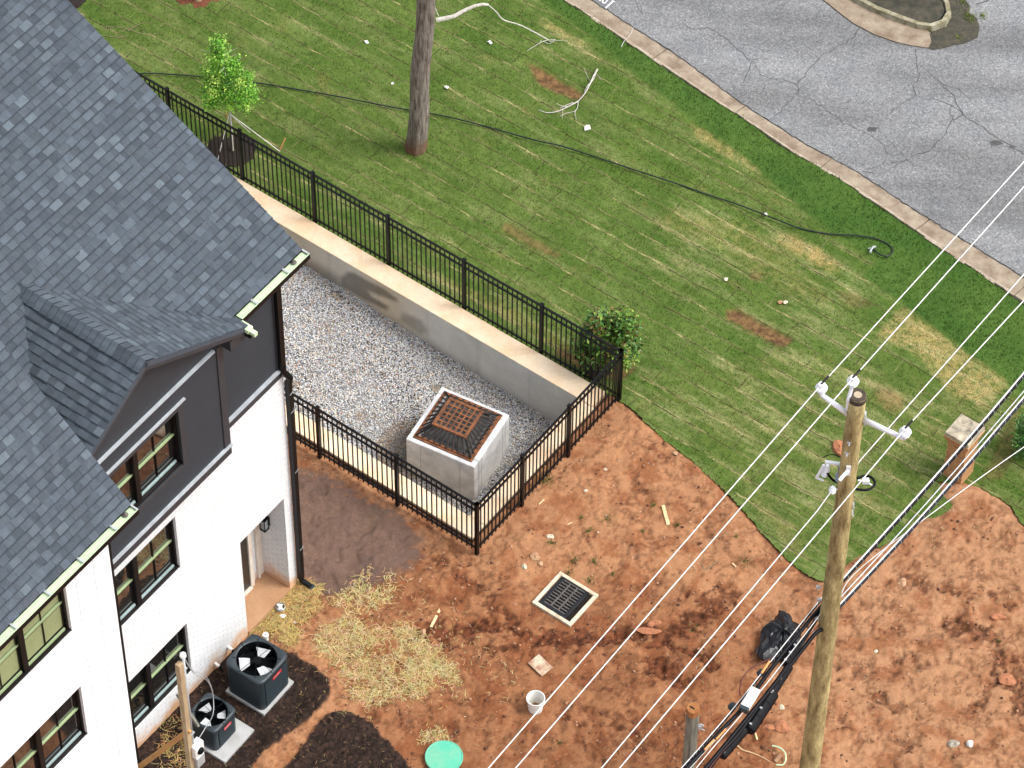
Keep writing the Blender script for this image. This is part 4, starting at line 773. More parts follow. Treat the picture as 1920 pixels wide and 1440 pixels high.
# roofs: every course and tab is a real thickness of shingle
SC=[(.066,.083,.104),(.075,.095,.118),(.086,.108,.133),(.108,.135,.160),(.057,.071,.090),(.080,.099,.120),(.070,.084,.102)]
def shingles(P0,e,s,elen,slen,name='roof',back=False):
    e=np.asarray(e,float);s=np.asarray(s,float); nn=np.cross(e,s); nn=nn/np.linalg.norm(nn)
    if nn[2]<0: nn=-nn
    mb=MB(); ex=.143; i=0; y=0.
    def wedge(x0,x1,y0,y1,t,lift,c):
        P=lambda x,yy,zz: P0+e*x+s*yy+nn*zz
        mb.add([P(x0,y0,lift),P(x1,y0,lift),P(x1,y0,lift+t),P(x0,y0,lift+t),P(x0,y1,lift+.002),P(x1,y1,lift+.002),P(x1,y0,-.004),P(x0,y0,-.004)],[(3,2,5,4),(0,3,4,0)[:3],(1,5,2)],c); mb.add([P(x0,y0-.001,-.004),P(x1,y0-.001,-.004),P(x1,y0,lift+t),P(x0,y0,lift+t)],[(0,1,2,3)],(.010,.012,.016))  # butt face coloured near black to paint the course's shadow line
    while y<slen:
        y1=min(y+ex+.012,slen+.01); base=random.choice(SC); base=tuple(v*.90 for v in (.066,.080,.100))
        x=0
        while x<elen:
            w_=random.uniform(.25,.7); x1=min(x+w_,elen); kq=random.uniform(.85,1.12); c=tuple(q*kq for q in random.choice([SC[0],SC[4],SC[1],SC[6]])); wedge(x,x1,y,y1,.016,0,c); x=x1
        x=random.uniform(-.1,.2)
        while x<elen:
            w_=random.uniform(.13,.22); x0=max(x,0); x1=min(x+w_,elen)
            if x1-x0>.03:
                kq=random.uniform(.88,1.12); c=tuple(q*kq for q in random.choices(SC,[2,4,3.4,1.5,1.5,1.5,1.2])[0]); wedge(x0,x1,y-.004,y1-.004,.022,.002,c)
            x+=w_+random.uniform(.08,.22)
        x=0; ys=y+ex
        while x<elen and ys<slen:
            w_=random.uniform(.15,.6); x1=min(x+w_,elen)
            if random.random()<.86: wd_=random.uniform(.010,.022); Q=lambda xx,yy,zz: P0+e*xx+s*yy+nn*zz; mb.add([Q(x,ys-.006-wd_,.0275),Q(x1,ys-.006-wd_*random.uniform(.7,1.1),.0275),Q(x1,ys-.001,.0265),Q(x,ys-.001,.0265)],[(0,1,2,3)],(.036,.045,.057))  # dark strip over the tabs paints the shadow under the next course
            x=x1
        y+=ex; i+=1
    P=lambda x,yy,zz: P0+e*x+s*yy+nn*zz
    mb.add([P(0,0,-.10),P(elen,0,-.10),P(elen,slen,-.10),P(0,slen,-.10),P(0,0,-.005),P(elen,0,-.005),P(elen,slen,-.005),P(0,slen,-.005)],[(3,2,1,0),(4,5,6,7),(0,1,5,4),(1,2,6,5),(2,3,7,6),(3,0,4,7)],(.06,.07,.09))
    return mb.build(name,'shingle',TH_)
pm=.612; cm_=1/math.hypot(1,pm)
def slopevec(p): 
    v=-n+Z*p; return v/np.linalg.norm(v)
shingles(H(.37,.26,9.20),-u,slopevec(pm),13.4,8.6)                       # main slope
mb=MB(); r_=H(0.37,.26,9.20)+slopevec(pm)*8.6; sv=(-n-Z*pm)/math.hypot(1,pm)
mb.add([r_-u*.0,r_-u*13,r_-u*13+sv*8.6,r_+sv*8.6],[(0,1,2,3)],(.07,.085,.105)); mb.build('roof','shingle',TH_)
pf=.94
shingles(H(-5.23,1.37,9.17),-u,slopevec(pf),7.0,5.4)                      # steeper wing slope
mb=MB(); q0=H(-5.25,1.3,9.1); q1=q0+slopevec(pf)*5.4; mb.add([q0,q1,H(-5.25,-1,9.1)],[(0,1,2)],(.045,.045,.05)); mb.build('gable_wall','siding',TH_)
mb=MB(); r_=H(-5.23,1.37,9.17)+slopevec(pf)*5.4; sv=(-n-Z*pf)/math.hypot(1,pf); mb.add([r_,r_-u*7,r_-u*7+sv*5.3,r_+sv*5.3],[(0,1,2,3)],(.07,.085,.105)); mb.build('roof','shingle',TH_)
# dormer roof
OV=.25; b0_=BB+OV; apz=9.14+2.38*slope; Lr=4.2
sR=(-u+Z*slope)/math.hypot(1,slope); sL=(u+Z*slope)/math.hypot(1,slope); rl_=2.38*math.hypot(1,slope)
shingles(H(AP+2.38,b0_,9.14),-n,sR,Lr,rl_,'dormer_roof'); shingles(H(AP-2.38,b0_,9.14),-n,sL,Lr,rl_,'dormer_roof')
mb=MB(); yy=0
while yy<3.05:
    kq=random.uniform(.9,1.15); c=tuple(q*kq for q in random.choices(SC,[2,3,3,3.5,1,1,1])[0]); P=[]
    for k in range(-3,4):
        t=k/3*.19; zz=-abs(t)*slope*.82+.034+ (.012 if k==0 else 0)-.02*(abs(k)==3)
        P.append((t,zz))
    vs=[H(AP+t,b0_+.01-yy,apz+zz+.022) for t,zz in P]+[H(AP+t,b0_+.01-yy-.16,apz+zz-.002) for t,zz in P]+[H(AP+t,b0_+.01-yy,apz+zz-.004) for t,zz in P]
    mb.add(vs,[(i,i+1,i+8,i+7) for i in range(6)],c); mb.add(vs,[(i+14,i+15,i+1,i) for i in range(6)],(.030,.036,.046)); yy+=.135
mb.build('ridge_cap','shingle',TH_)
# rake boards of dormer, eave return box, valleys
mb=MB()
for sg in (1,-1):
    A=H(AP,b0_-.03,apz-.03); B=H(AP+sg*2.36,b0_-.03,9.11); d=(B-A); 
    for off,th_,dz in ((0,.025,.17),):
        mb.add([A,B,B-Z*dz,A-Z*dz,A+n*th_,B+n*th_,B-Z*dz+n*th_,A-Z*dz+n*th_],[(4,5,6,7),(7,6,2,3),(0,1,5,4),(1,2,6,5)])
    C0=H(AP,BB,apz-.13); D0=H(AP+sg*2.36,BB,9.02); mb.add([C0,D0,B-Z*.12,A-Z*.12],[(0,1,2,3)])
mb.hbox(BR+.005,BR+.42,-.0,b0_-.035,8.86,9.10)
mb.build('rake_board','trim',TH_)
# gutters
def gutter(a0,a1,b,z,name='gutter'):
    w_,h_=.155,.12; mb=MB(); mb.hbox(a0,a1,b,b+w_,z-h_,z-h_+.006); mb.hbox(a0,a1,b+w_-.006,b+w_,z-h_+.006,z+.004); mb.hbox(a0,a1,b,b+.006,z-h_+.006,z+.004)
    for a in (a0,a1): mb.hbox(a-.004,a+.004,b,b+w_,z-h_,z+.004)
    G_=mb.build(name,'black',TH_)
    ln=MB(); ln.hbox(a0+.005,a1-.005,b+.008,b+w_-.008,z-h_+.007,z-.03); ln.hbox(a0+.005,a1-.005,b+w_-.012,b+w_+.001,z-.002,z+.008); ln.build('gutter_sky_sheen','pale',G_)  # pale green fill paints the sky reflected inside the gutter
    hg=MB(); k=max(1,int((a1-a0)/.75))
    for i in range(k): a=a1-.12-(i+.5)*(a1-a0-.12)/k; hg.hbox(a-.018,a+.018,b-.02,b+w_,z+.009,z+.015)
    hg.hbox(a1-.03,a1,b,b+w_,z+.009,z+.013); hg.build('gutter_strap','galv',G_)
    return G_
G1=gutter(-1.34,.40,.25,9.17); G2=gutter(-13,-5.22,1.36,9.14)
mb=MB(); mb.lathe(H(.10,.31,9.15),[(.04,0),(.05,.02),(.02,.045),(.001,.05)],12); mb.build('outlet_strainer','castedge',G1)
mb=MB(); mb.lathe(H(-5.42,1.42,9.12),[(.04,0),(.05,.02),(.02,.045),(.001,.05)],12); mb.build('outlet_strainer','castedge',G2)
mb=MB(); mb.hbox(-1.46,-1.33,.26,.62,9.06,9.15); mb.hbox(-1.44,-1.36,.622,.74,9.05,9.13); E_=mb.build('gutter_elbow','pale',TH_,bevel=.006); mb=MB(); mb.hbox(-1.46,-1.33,.2,.66,8.98,9.055); mb.build('elbow_shadow_plate','black',TH_)
# downspout
mb=MB(); mb.hbox(-.10,.0,-.02,.07,6.33,8.98); mb.hbox(.0,.06,-.03,.03,6.2,9.05)
P=[H(-.05,.03,6.4),H(-.05,.05,6.28),H(.055,.10,6.05),H(.055,.07,5.9)]
mb.tube(P,.062,8); mb.hbox(0.005,.10,.015,.105,.18,5.95); mb.tube([H(.055,.06,.22),H(.055,.07,.12),H(.08,.27,.05)],.055,8)
mb.hbox(.10,.106,.0,.1,.3,5.9)
mb.build('downspout','black',TH_)
mb=MB()
for z in (5.6,5.1,3.4,1.1,7.2): mb.tube([H(.02,.108,z),H(.10,.112,z+.03),H(.12,.08,z+.045)],.004,4)
mb.tube([H(.125,.05,3.4),H(.125,.05,1.2)],.006,4); mb.build('downspout_clip','galv',TH_)
mb=MB(); mb.box(H(.08,.30,.045),u,n,Z,.05,.04,.035); mb.build('splash_end','ac',TH_)
# pipe stubs leaving the wall
for (qx,qy) in ((403,1243),(427,1212)):
    P=onpl(qx,qy,H(0,0,0),n); mb=MB(); mb.tube([P,P+n*.10-Z*.02],.03,8); mb.build('pipe_stub','white',TH_); mb=MB(); mb.tube([P+n*.10-Z*.02,P+n*.16-Z*.10,np.array([*(P+n*.2)[:2],.08])],.02,8); mb.build('line_set','cable',TH_)
# ======================= CATCH BASIN =======================
c0,cl_,cr_=at(892.6,876,0),at(758,825.5,0),at(957.6,778.6,0); back=at(825.8,721.7,0); cc=(c0+cl_+cr_+back)/4
ang=math.atan2(*( (cr_-c0)[[1,0]])); ex=np.array([math.cos(ang),math.sin(ang),0]); ey=np.array([-ex[1],ex[0],0]); hx,hy=.71,.73
CBx=thing('catch_basin','square pale concrete drain box with rusted pyramid grate, standing in the gravel pit','drain box',cc-Z*1.1)
mb=MB(); 
inn=.54
for sx,sy,wx,wy in ((1,0,(hx-inn)/2,hy),(-1,0,(hx-inn)/2,hy),(0,1,inn,(hy-inn)/2),(0,-1,inn,(hy-inn)/2)):
    mb.box(cc+ex*sx*(inn+(hx-inn)/2)+ey*sy*(inn+(hy-inn)/2)-Z*.62,ex,ey,Z,wx,wy,.62)
bx_=mb.build('concrete_box','conc_box',CBx,bevel=.022)
mb=MB(); mb.box(cc-Z*.6,ex,ey,Z,inn,inn,.01); mb.build('basin_floor','void',CBx)
mb=MB()
for s_ in (-.42,.42): 
    mb.box(cc+ex*s_*1.0-ey*(hy+.001)*0+ey*(hy+.002)*0-Z*.62-ey*0,ex,ey,Z,.006,hy+.003,.60); mb.box(cc+ey*s_-Z*.62,ex,ey,Z,hx+.003,.006,.60)
mb.build('form_seam','pad',CBx)
mb=MB()
for s_ in (-.36,.30): mb.lathe(cc-ey*hy*0+ex*(hx+.001)+ey*s_-Z*.30,[(.025,-.002),(.025,.004)],10,ax=ex)
mb.build('tie_hole','void',CBx)
GT=MB(); g0=.625
for k,(rr,z0,z1) in enumerate(((g0,.003,.03),(g0-.035,.03,.055))):
    for sx,sy in ((1,0),(-1,0),(0,1),(0,-1)):
        wv=.035; GT.box(cc+ex*sx*(rr-wv/2)+ey*sy*(rr-wv/2)+Z*(z0+z1)/2,ex,ey,Z,(wv/2 if sx else rr-(wv+.001)*(1 if sy else 0)*1),(wv/2 if sy else rr),(z1-z0)/2)
gr_=GT.build('grate_rim','rust',CBx)
GB=MB(); top=.315; zt=.27
def lerp(a,b,t): return a+(b-a)*t
crn=lambda i,j,r,z: cc+ex*i*r+ey*j*r+Z*z
for (i,j),(k,l) in (((-1,-1),(1,-1)),((1,-1),(1,1)),((1,1),(-1,1)),((-1,1),(-1,-1))):
    for t in np.linspace(0,1,10):
        a=lerp(crn(i,j,.585,.05),crn(k,l,.585,.05),t); b=lerp(crn(i,j,top,zt),crn(k,l,top,zt),t); GB.tube([a,b],.019 if 0<t<1 else .021,5)
    GB.tube([crn(i,j,top,zt),crn(k,l,top,zt)],.016,5)
GB.build('hood_bars','rustdark',CBx)
GB=MB()
for t in np.linspace(-1,1,7): GB.box(cc+ex*t*top+Z*zt,ex,ey,Z,.014,top+.014,.012); GB.box(cc+ey*t*top+Z*(zt+.002),ex,ey,Z,top+.014,.013,.012)
for t in (-1,1): GB.box(cc+ex*t*(top+.02)+Z*zt,ex,ey,Z,.028,top+.05,.02); GB.box(cc+ey*t*(top+.02)+Z*zt,ex,ey,Z,top,.028,.02)
GB.build('top_grid','rust',CBx)
mb=MB(); mb.box(cc+Z*-.03,ex,ey,Z,.5,.5,.01); mb.build('inner_shade_plate','inner',CBx)  # dark sheet under the grate stands for the shaded inside of the box
# ======================= YARD DRAIN =======================
pc=[at(*q) for q in ((1000.9,1127),(1049,1074.6),(1121.9,1119.3),(1067.5,1179.5))]; dc=sum(pc)/4; dx=(pc[1]-pc[0]+pc[2]-pc[3]); dx/=np.linalg.norm(dx); dy=np.array([-dx[1],dx[0],0])
YD=thing('yard_drain','black cast iron drain grate in a pale square concrete frame set in red clay','drain',dc)
hs_=.435; mb=MB()
for sx,sy in ((1,0),(-1,0),(0,1),(0,-1)): mb.box(dc+dx*sx*(hs_-.035)+dy*sy*(hs_-.035)+Z*.0,dx,dy,Z,(.035 if sx else hs_-.071),(.035 if sy else hs_),.055)
mb.build('concrete_frame','conc_frame',YD,bevel=.01)
mb=MB(); mb.box(dc-Z*.02,dx,dy,Z,.36,.36,.02); mb.build('drain_throat','mulchring',YD)
rx=-.05; GR=MB(); gc_=dc+dy*.035+dx*.02+Z*.035
for s_ in (-1,1): GR.box(gc_+dx*s_*.345,dx,dy,Z,.04,.30,.014); GR.box(gc_+dy*s_*.27,dx,dy,Z,.305,.035,.012)
GR.box(gc_-dx*.40-dy*.0,dx,dy,Z,.03,.20,.01); GR.box(gc_+dx*.36-dy*.0,dx,dy,Z,.03,.24,.011)
GR.build('grate_frame','castiron',YD,bevel=.006)
GR=MB(); nbar=9
for i in range(nbar+1): GR.box(gc_+dx*(-.30+.60*i/nbar),dx,dy,Z,.010,.235,.013)
for s_ in (-.08,.08): GR.box(gc_+dy*s_+Z*.001,dx,dy,Z,.305,.014,.0145)
GR.build('grate_bars','castedge',YD)
mb=MB(); mb.box(gc_-Z*.012,dx,dy,Z,.31,.24,.002); mb.build('grate_opening','void',YD)
# ======================= AIR CONDITIONERS =======================
def rrect(hx,hy,r,k=5):
    P=[]
    for cx,cy,a0 in ((hx-r,hy-r,0),(-hx+r,hy-r,90),(-hx+r,-hy+r,180),(hx-r,-hy+r,270)):
        for i in range(k+1): t=R_(a0+90*i/k); P.append((cx+r*math.cos(t),cy+r*math.sin(t)))
    return P
def acunit(base,hw,hgt,fr,rot,label,fanrot):
    T=thing('air_conditioner',label,'air conditioner',base,'air conditioner units beside the white wall')
    e1=np.array([math.cos(rot),math.sin(rot),0]); e2=np.array([math.sin(rot),-math.cos(rot),0])   # e2 looks away from the house
    Wp=lambda x,y,z: np.array(base)+e1*x+e2*y+Z*z
    RRb=rrect(hw-.02,hw-.02,.10); k=len(RRb)
    mb=MB(); vs=[Wp(*p,z) for z in (.0,hgt-.07) for p in RRb]; mb.add(vs,[(i,(i+1)%k,(i+1)%k+k,i+k) for i in range(k)]); mb.build('body','ac',T,smooth=False)
    # top shell: rounded rect outside, fan hole inside
    mb=MB(); m_=48; out=[];inn_=[]
    def sup(t,h,r=.12):
        c,s_=math.cos(t),math.sin(t); p=7; q=(abs(c)**p+abs(s_)**p)**(-1/p); return (h*q*c,h*q*s_)
    rings=[]
    for kind,hh,z in (('o',hw-.005,hgt-.085),('o',hw,hgt-.07),('o',hw,hgt-.03),('o',hw-.012,hgt-.010),('o',hw-.035,hgt),('c',fr+.015,hgt+.0),('c',fr,hgt-.012),('c',fr-.004,hgt-.22)):
        rings.append([Wp(*(sup(2*math.pi*i/m_,hh) if kind=='o' else (hh*math.cos(2*math.pi*i/m_),hh*math.sin(2*math.pi*i/m_))),z) for i in range(m_)])
    vs=[p for r in rings for p in r]; mb.add(vs,[(a*m_+i,a*m_+(i+1)%m_,(a+1)*m_+(i+1)%m_,(a+1)*m_+i) for a in range(len(rings)-2) for i in range(m_)]); tp=mb.build('top_cover','ac',T,smooth=True)
    mb=MB(); mb.add(rings[-2]+rings[-1],[(i,(i+1)%m_,(i+1)%m_+m_,i+m_) for i in range(m_)]); mb.lathe(Wp(0,0,hgt-.30),[(fr,-.002),(fr,.002)],24); mb.build('fan_well','acdark',T)
    fan=MB()
    for b in range(3):
        t0=fanrot+b*2*math.pi/3; vs=[]
        for r_,da,zz in ((.11*fr/.3,-.35,0),(fr*.95,-.50,-.02),(fr*.92,.36,.035),(.12*fr/.3,.6,.03)): vs.append(Wp(r_*math.cos(t0+da),r_*math.sin(t0+da),hgt-.13+zz))
        vs+= [p-Z*.004 for p in vs]; fan.hexa(vs[4:]+vs[:4])
    fan.build('fan_blades','blade',T)
    mb=MB(); mb.lathe(Wp(0,0,hgt-.2),[(.07*fr/.3,0),(.075*fr/.3,.12),(.06*fr/.3,.15),(.02,.16)],18); mb.build('fan_hub','acdark',T)
    mb=MB()
    for i in range(8):
        t=2*math.pi*i/8+.2; c,s_=math.cos(t),math.sin(t); mb.tube([Wp(.04*c,.04*s_,hgt-.01),Wp(fr*.6*c,fr*.6*s_,hgt+.008),Wp((fr+.06)*c,(fr+.06)*s_,hgt+.006)],.005,4)
    mb.build('fan_guard','acdark',T)
    # louvred side facing the yard
    gl=MB(); zz=.06
    while zz<hgt-.13:
        gl.box(Wp(.0,hw-.012,zz+.012),e1,e2,Z,hw-.13,.010,.0055); zz+=.046
    gl.build('louvre','ac',T); mb=MB(); mb.box(Wp(0,hw-.0205,(hgt-.07)/2+.02),e1,e2,Z,hw-.12,.003,hgt/2-.07); mb.build('grille','acdark',T)
    bd=MB(); bd.box(Wp(.02,hw+.004,hgt-.17),e1,e2,Z,.115*hw/.4,.004,.036); B_=bd.build('badge','badge',T)
    bt=MB()
    for i in range(6): bt.box(Wp(-.05+.024*i,hw+.0085,hgt-.17),e1,e2,Z,.006,.0006,.009)
    bt.build('badge_lettering','badgetext',B_)
    return T
fp=at(494,1343); rp_=at(550,1281); lp_=at(424,1298); pcx=(rp_+lp_)/2; rot=math.atan2((rp_-fp)[1],(rp_-fp)[0]); e1=np.array([math.cos(rot),math.sin(rot),0]); e2=np.array([math.sin(rot),-math.cos(rot),0])
def slab(name,c,hx,hy,z0,z1,e1,e2,mat,label,cat,group=None):
    T=MB(); T.box(np.array([c[0],c[1],(z0+z1)/2]),e1,e2,Z,hx,hy,(z1-z0)/2); return T.build(name,mat,bevel=.006,label=label,cat=cat,group=group)
slab('equipment_pad',pcx,.435,.435,-.1,.06,e1,e2,'pad','thin grey pad under the larger air conditioner','pad','pads under the air conditioners')
acunit(pcx-e2*.015+Z*.06,.425,.86,.365,rot,'larger charcoal air conditioner, nearer the doorway, with three grey fan blades',-.2)
f2=at(410,1434.4,.05); r2_=at(466.7,1372,.05); p2=f2+(r2_-f2)/2-e2*0; 
def acpos(q,z): return at(q[0],q[1],z)
h2=.69; tf,trr=acpos((402,1375),h2),acpos((444.5,1329),h2); tb_=acpos((390,1295),h2); c2=(tf+tb_)/2; c2=np.array([c2[0],c2[1],0]); c2+= (np.array([*trr[:2],0])-c2)*.0
slab('equipment_pad',c2+e2*.12+e1*.04,.42,.44,-.1,.06,e1,e2,'pad','wide light grey pad under the smaller air conditioner','pad','pads under the air conditioners')
acunit(c2+Z*.06,.335,.63,.290,rot,'smaller charcoal air conditioner beside the timber meter post',.9)
# ======================= METER POST =======================
MPb=at(364,1492); MP=thing('meter_post','thin timber post with white meter box and grey conduit beside the smaller air conditioner','utility post',MPb)
def zon(base,py):
    lo,hi=-3,20
    for _ in range(40):
        m_=(lo+hi)/2; v=np.array([base[0],base[1],m_])-CP; y=720-F/(v@FW)*(v@UP)
        if y>py: lo=m_
        else: hi=m_
    return lo
ztop=zon(MPb,1244)
mb=MB(); mb.box(MPb+Z*ztop/2,e1,e2,Z,.055,.05,ztop/2); mb.build('post','lumber',MP,bevel=.008)
mb=MB(); cA=MPb+e1*.09+e2*.02; mb.tube([cA+Z*1.45,cA+Z*(ztop+.10)],.026,10); mb.build('conduit','galv',MP,smooth=True)
mb=MB(); hd=cA+Z*(ztop+.10); mb.lathe(hd,[(.035,0),(.06,.03),(.055,.08),(.02,.11)],12); mb.build('weatherhead','white',MP)
mb=MB()
for z in (ztop-.25,ztop-.75,1.9): mb.box(cA+Z*z,e1,e2,Z,.045,.032,.015)
mb.build('conduit_strap','galv',MP)
mb=MB(); mc_=MPb+e1*.13+e2*.06; zb=zon(mc_,1403); mb.box(mc_+Z*zb,e1,e2,Z,.115,.075,.17); bxm=mb.build('meter_box','white',MP,bevel=.012)
mb=MB(); mb.lathe(mc_+e2*.075+Z*zb,[(.07,0),(.07,.025),(.055,.05),(.03,.058)],18,ax=e2); mb.build('meter_dial','acdark',bxm)
mb=MB(); mb.box(mc_+Z*(zb-.37)+e1*.02,e1,e2,Z,.10,.06,.15); mb.build('outlet_box','galv',MP,bevel=.01)
mb=MB(); A,B=at(333,1302,2.3),at(371,1362,1.8); d=(B-A)/np.linalg.norm(B-A); s_=np.cross(d,Z); s_/=np.linalg.norm(s_); mb.box((A+B)/2,d,s_,np.cross(s_,d),np.linalg.norm(B-A)/2,.02,.045); mb.build('brace_board','greywood',MP)
mb=MB(); A,B=at(240,1452,.05),at(372,1362,1.35); A=MPb+(-n*0)+np.array([0,0,0]); A=at(250,1446,.03); B=MPb+Z*zon(MPb,1366)+e2*.06; d=(B-A)/np.linalg.norm(B-A); s_=np.cross(d,Z); s_/=np.linalg.norm(s_); mb.box((A+B)/2,d,s_,np.cross(s_,d),np.linalg.norm(B-A)/2,.02,.045); mb.build('brace_board','tanwood',MP)
mb=MB()
def curve(pts,k=8):
    pts=[np.asarray(p,float) for p in pts]; out=[]
    for i in range(len(pts)-1):
        p0,p1,p2_,p3=pts[max(i-1,0)],pts[i],pts[i+1],pts[min(i+2,len(pts)-1)]
        for j in range(k):
            t=j/k; out.append(.5*((2*p1)+(-p0+p2_)*t+(2*p0-5*p1+4*p2_-p3)*t*t+(-p0+3*p1-3*p2_+p3)*t**3))
    return out+[pts[-1]]
for off in (0,.03): mb.tube(curve([hd+Z*.05,at(362,1258+off*90,3.4),at(383,1265+off*200,3.),at(395,1285+off*60,2.4),at(400,1310,2.),at(399,1340,1.8),at(385,1365,1.6),mc_+Z*(zb+.17)]),.008,5)
mb.build('service_wire','galv',MP)
# ======================= UTILITY POLE =======================
pb=at(1510,1500); zt_=zon(pb,741)
UPo=thing('utility_pole','tall round treated timber utility pole with weathered top and three white insulators','utility pole',pb)
mb=MB(); kk=24; prof=[]
for i in range(kk+1): z=-.4+(zt_+.4)*i/kk; prof.append((.182-.048*i/kk+random.uniform(-.002,.002),z))
mb.lathe(pb,prof,22); mb.build('pole','pole',UPo,smooth=True)
mb=MB(); mb.lathe(pb+Z*(zt_-.10),[(.139,0),(.141,.085),(.128,.112)],20); mb.build('pole_top','poletop',UPo); mb=MB(); mb.lathe(pb+Z*(zt_+.0125),[(.066,0),(.06,.004)],10); mb.build('heartwood','heart',UPo)
def ztube(mb,pts,r,seg=7): mb.tube([at(*p) for p in pts],r,seg)
za=zon(pb,775)
def insul(qx,qy,z):
    P=at(qx,qy,z); mb=MB(); mb.lathe(P-Z*.14,[(.03,-.06),(.035,0),(.075,.01),(.04,.03),(.085,.045),(.045,.07),(.095,.085),(.06,.12),(.05,.15),(.055,.165),(.03,.18)],18); I=mb.build('insulator','porcelain',UPo,smooth=False)
    mb=MB(); d=at(qx+40,qy-44,z)-P; d/=np.linalg.norm(d); mb.tube([P-d*.02+Z*.04,P+d*.17+Z*.045],.018,6); mb.build('tie_wrap','cable',I); return P
zi=za+.55
P1=insul(1541,722,zi); P2=insul(1600,710,zt_+.35); P3=insul(1698,805,zi-.25)
mb=MB(); c_=pb+Z*(za-.05); mb.tube([c_-RT*.08+UP*0,P1-Z*.22],[.05,.036],10); mb.tube([P1-Z*.24,P1-Z*.10],.03,8); mb.build('standoff_arm','porcelain',UPo,smooth=True)
mb=MB(); mb.tube([pb+RT*.08+Z*(za-.12),P3-Z*.22],[.05,.036],10); mb.tube([P3-Z*.24,P3-Z*.10],.03,8); mb.build('standoff_arm','porcelain',UPo,smooth=True)
mb=MB(); mb.tube([pb-RT*.13+Z*(zt_-.35),pb-RT*.14-np.array([0,.04,0])+Z*(zt_-.05),P2-Z*.15],.03,8); mb.build('ridge_pin','porcelain',UPo)
mb=MB()
for py,sx in ((775,1),(790,1),(818,-.4),(838,-.5),(945,1),(960,1)):
    z=zon(pb,py); q=pb+Z*z+RT*.13*sx-np.array([0,.10,0])*(abs(sx)<1); mb.box(q,RT,np.array([0,1.,0]),Z,.035,.035,.02); mb.tube([q,q-np.array([0,.09,0])+RT*.03*sx],.012,5)
mb.build('bolt','galv',UPo)
# cutout bracket
CUo=UPo; z9=zon(pb,868); fwd=np.array([0,-1.,0])
mb=MB(); B0=pb+Z*z9+fwd*.14-RT*.02; B1=B0-RT*.14+fwd*.16-Z*.05; mb.box(B0,RT,fwd,Z,.035,.02,.11); mb.tube([B0,B1],.03,8); B2=at(1547,872,z9-.12); mb.tube([at(1580,872,z9-.15)+RT*.06,at(1547,866,z9-.12)],.03,8); mb.build('cutout_bracket','porcelain',UPo)
P=at(1578,878,z9-.2); mb=MB(); mb.lathe(P-Z*.30,[(.05,0),(.085,.02),(.05,.05),(.085,.07),(.05,.10),(.085,.12),(.05,.15),(.055,.22),(.06,.30)],14); mb.build('arrester','greypl',UPo)
P=at(1547,872,z9-.2); mb=MB(); mb.lathe(P-Z*.28,[(.03,0),(.055,.03),(.04,.06),(.06,.09),(.04,.13),(.06,.16),(.04,.22),(.03,.27)],12,ax=(.15,0,1)); mb.build('cutout','porcelain',UPo)
mb=MB(); mb.tube([P-RT*.02,P-RT*.11-Z*.33],.024,8); mb.tube([P-RT*.10-Z*.33,P-RT*.0-Z*.40],.02,6); mb.build('fuse_tube','porcelain',UPo)
mb=MB(); mb.tube([at(1545,890,z9-.5)+RT*.03*i+Z*.03*(i%2) for i in range(-1,3)],.014,5); mb.build('cutout_hinge','galv',UPo)
mb=MB(); mb.tube(curve([at(1543,858,z9),at(1560,852,z9+.1),at(1578,860,z9),at(1584,874,z9-.2)]),.008,5); mb.build('jumper','cable',UPo)
z8=zon(pb,905)-.15; mb=MB(); mb.tube(curve([at(1550,886,z8+.3),at(1562,900,z8+.1),at(1580,909,z8),at(1605,917,z8),at(1628,918,z8),at(1640,908,z8),at(1635,896,z8),at(1622,892,z8),at(1607,897,z8)]),.022,7); mb.build('cable_loop','cable',UPo,smooth=True)
P=at(1561,918,z8+.1); mb=MB(); mb.lathe(P-Z*.06,[(.03,0),(.06,.02),(.04,.05),(.06,.08),(.04,.11),(.03,.13)],12); mb.tube([P,pb+Z*z8],.014,6); mb.build('deadend_insulator','porcelain',UPo)
mb=MB(); P=at(1623,902,z8+.1); mb.box(P,RT,np.array([0,1.,0]),Z,.05,.035,.04); mb.tube([P,P+RT*.12-Z*.12],.012,5); mb.tube([P-RT*.12+Z*.02,P+RT*.06],.014,5); mb.build('wire_clamp','porcelain',UPo)
for q in ((1533,1101),(1535,1125),(1530,1160),(1527,1187),(1575,1110),(1571,1143)):
    P=at(*q,zon(pb,q[1])); mb=MB(); mb.tube([P+RT*.06*(1 if q[0]<1550 else -1),P],.018,6); mb.box(P,RT,np.array([0,1.,0]),Z,.025,.02,.03); mb.build('cable_clamp','galv',UPo)
mb=MB(); P=at(1535,1101,zon(pb,1101)); mb.tube([P+RT*.035*math.cos(t)+Z*.035*math.sin(t) for t in np.linspace(0,6.28,12)],.008,5); mb.build('eye_bolt','galv',UPo)
# ======================= WIRES =======================
def wire(name,pts,r,mat,label,cat='power line',group=None,seg=6,wrap=None,sag=0):
    P=[at(*p) for p in pts]; mb=MB(); mb.tube(P,r,seg); o=mb.build(name,mat,smooth=True,label=label,cat=cat,group=group); return o
gpw='bare power conductors on the pole'
def ext(p,q,z,t0,t1):  # extend a line beyond the frame
    return [(p[0]+(q[0]-p[0])*t0,p[1]+(q[1]-p[1])*t0,z),(p[0]+(q[0]-p[0])*t1,p[1]+(q[1]-p[1])*t1,z)]
def wire3(label,a,b,c,z,r=.0095,name='power_line'):
    A=ext(b,a,z,3.2,1)[0]; Cc=ext(b,c,z,3.2,1)[0]
    return wire(name,[A,(a[0],a[1],z),(b[0],b[1],z),(c[0],c[1],z),Cc],r,'wire',label,group=gpw)
wire3('pale bare wire held by the left insulator of the utility pole',(1920,303),(1541,720),(916,1440),zi)
wire3('pale bare wire held by the topmost insulator above the utility pole',(1920,350),(1600,708),(967,1440),zt_+.35)
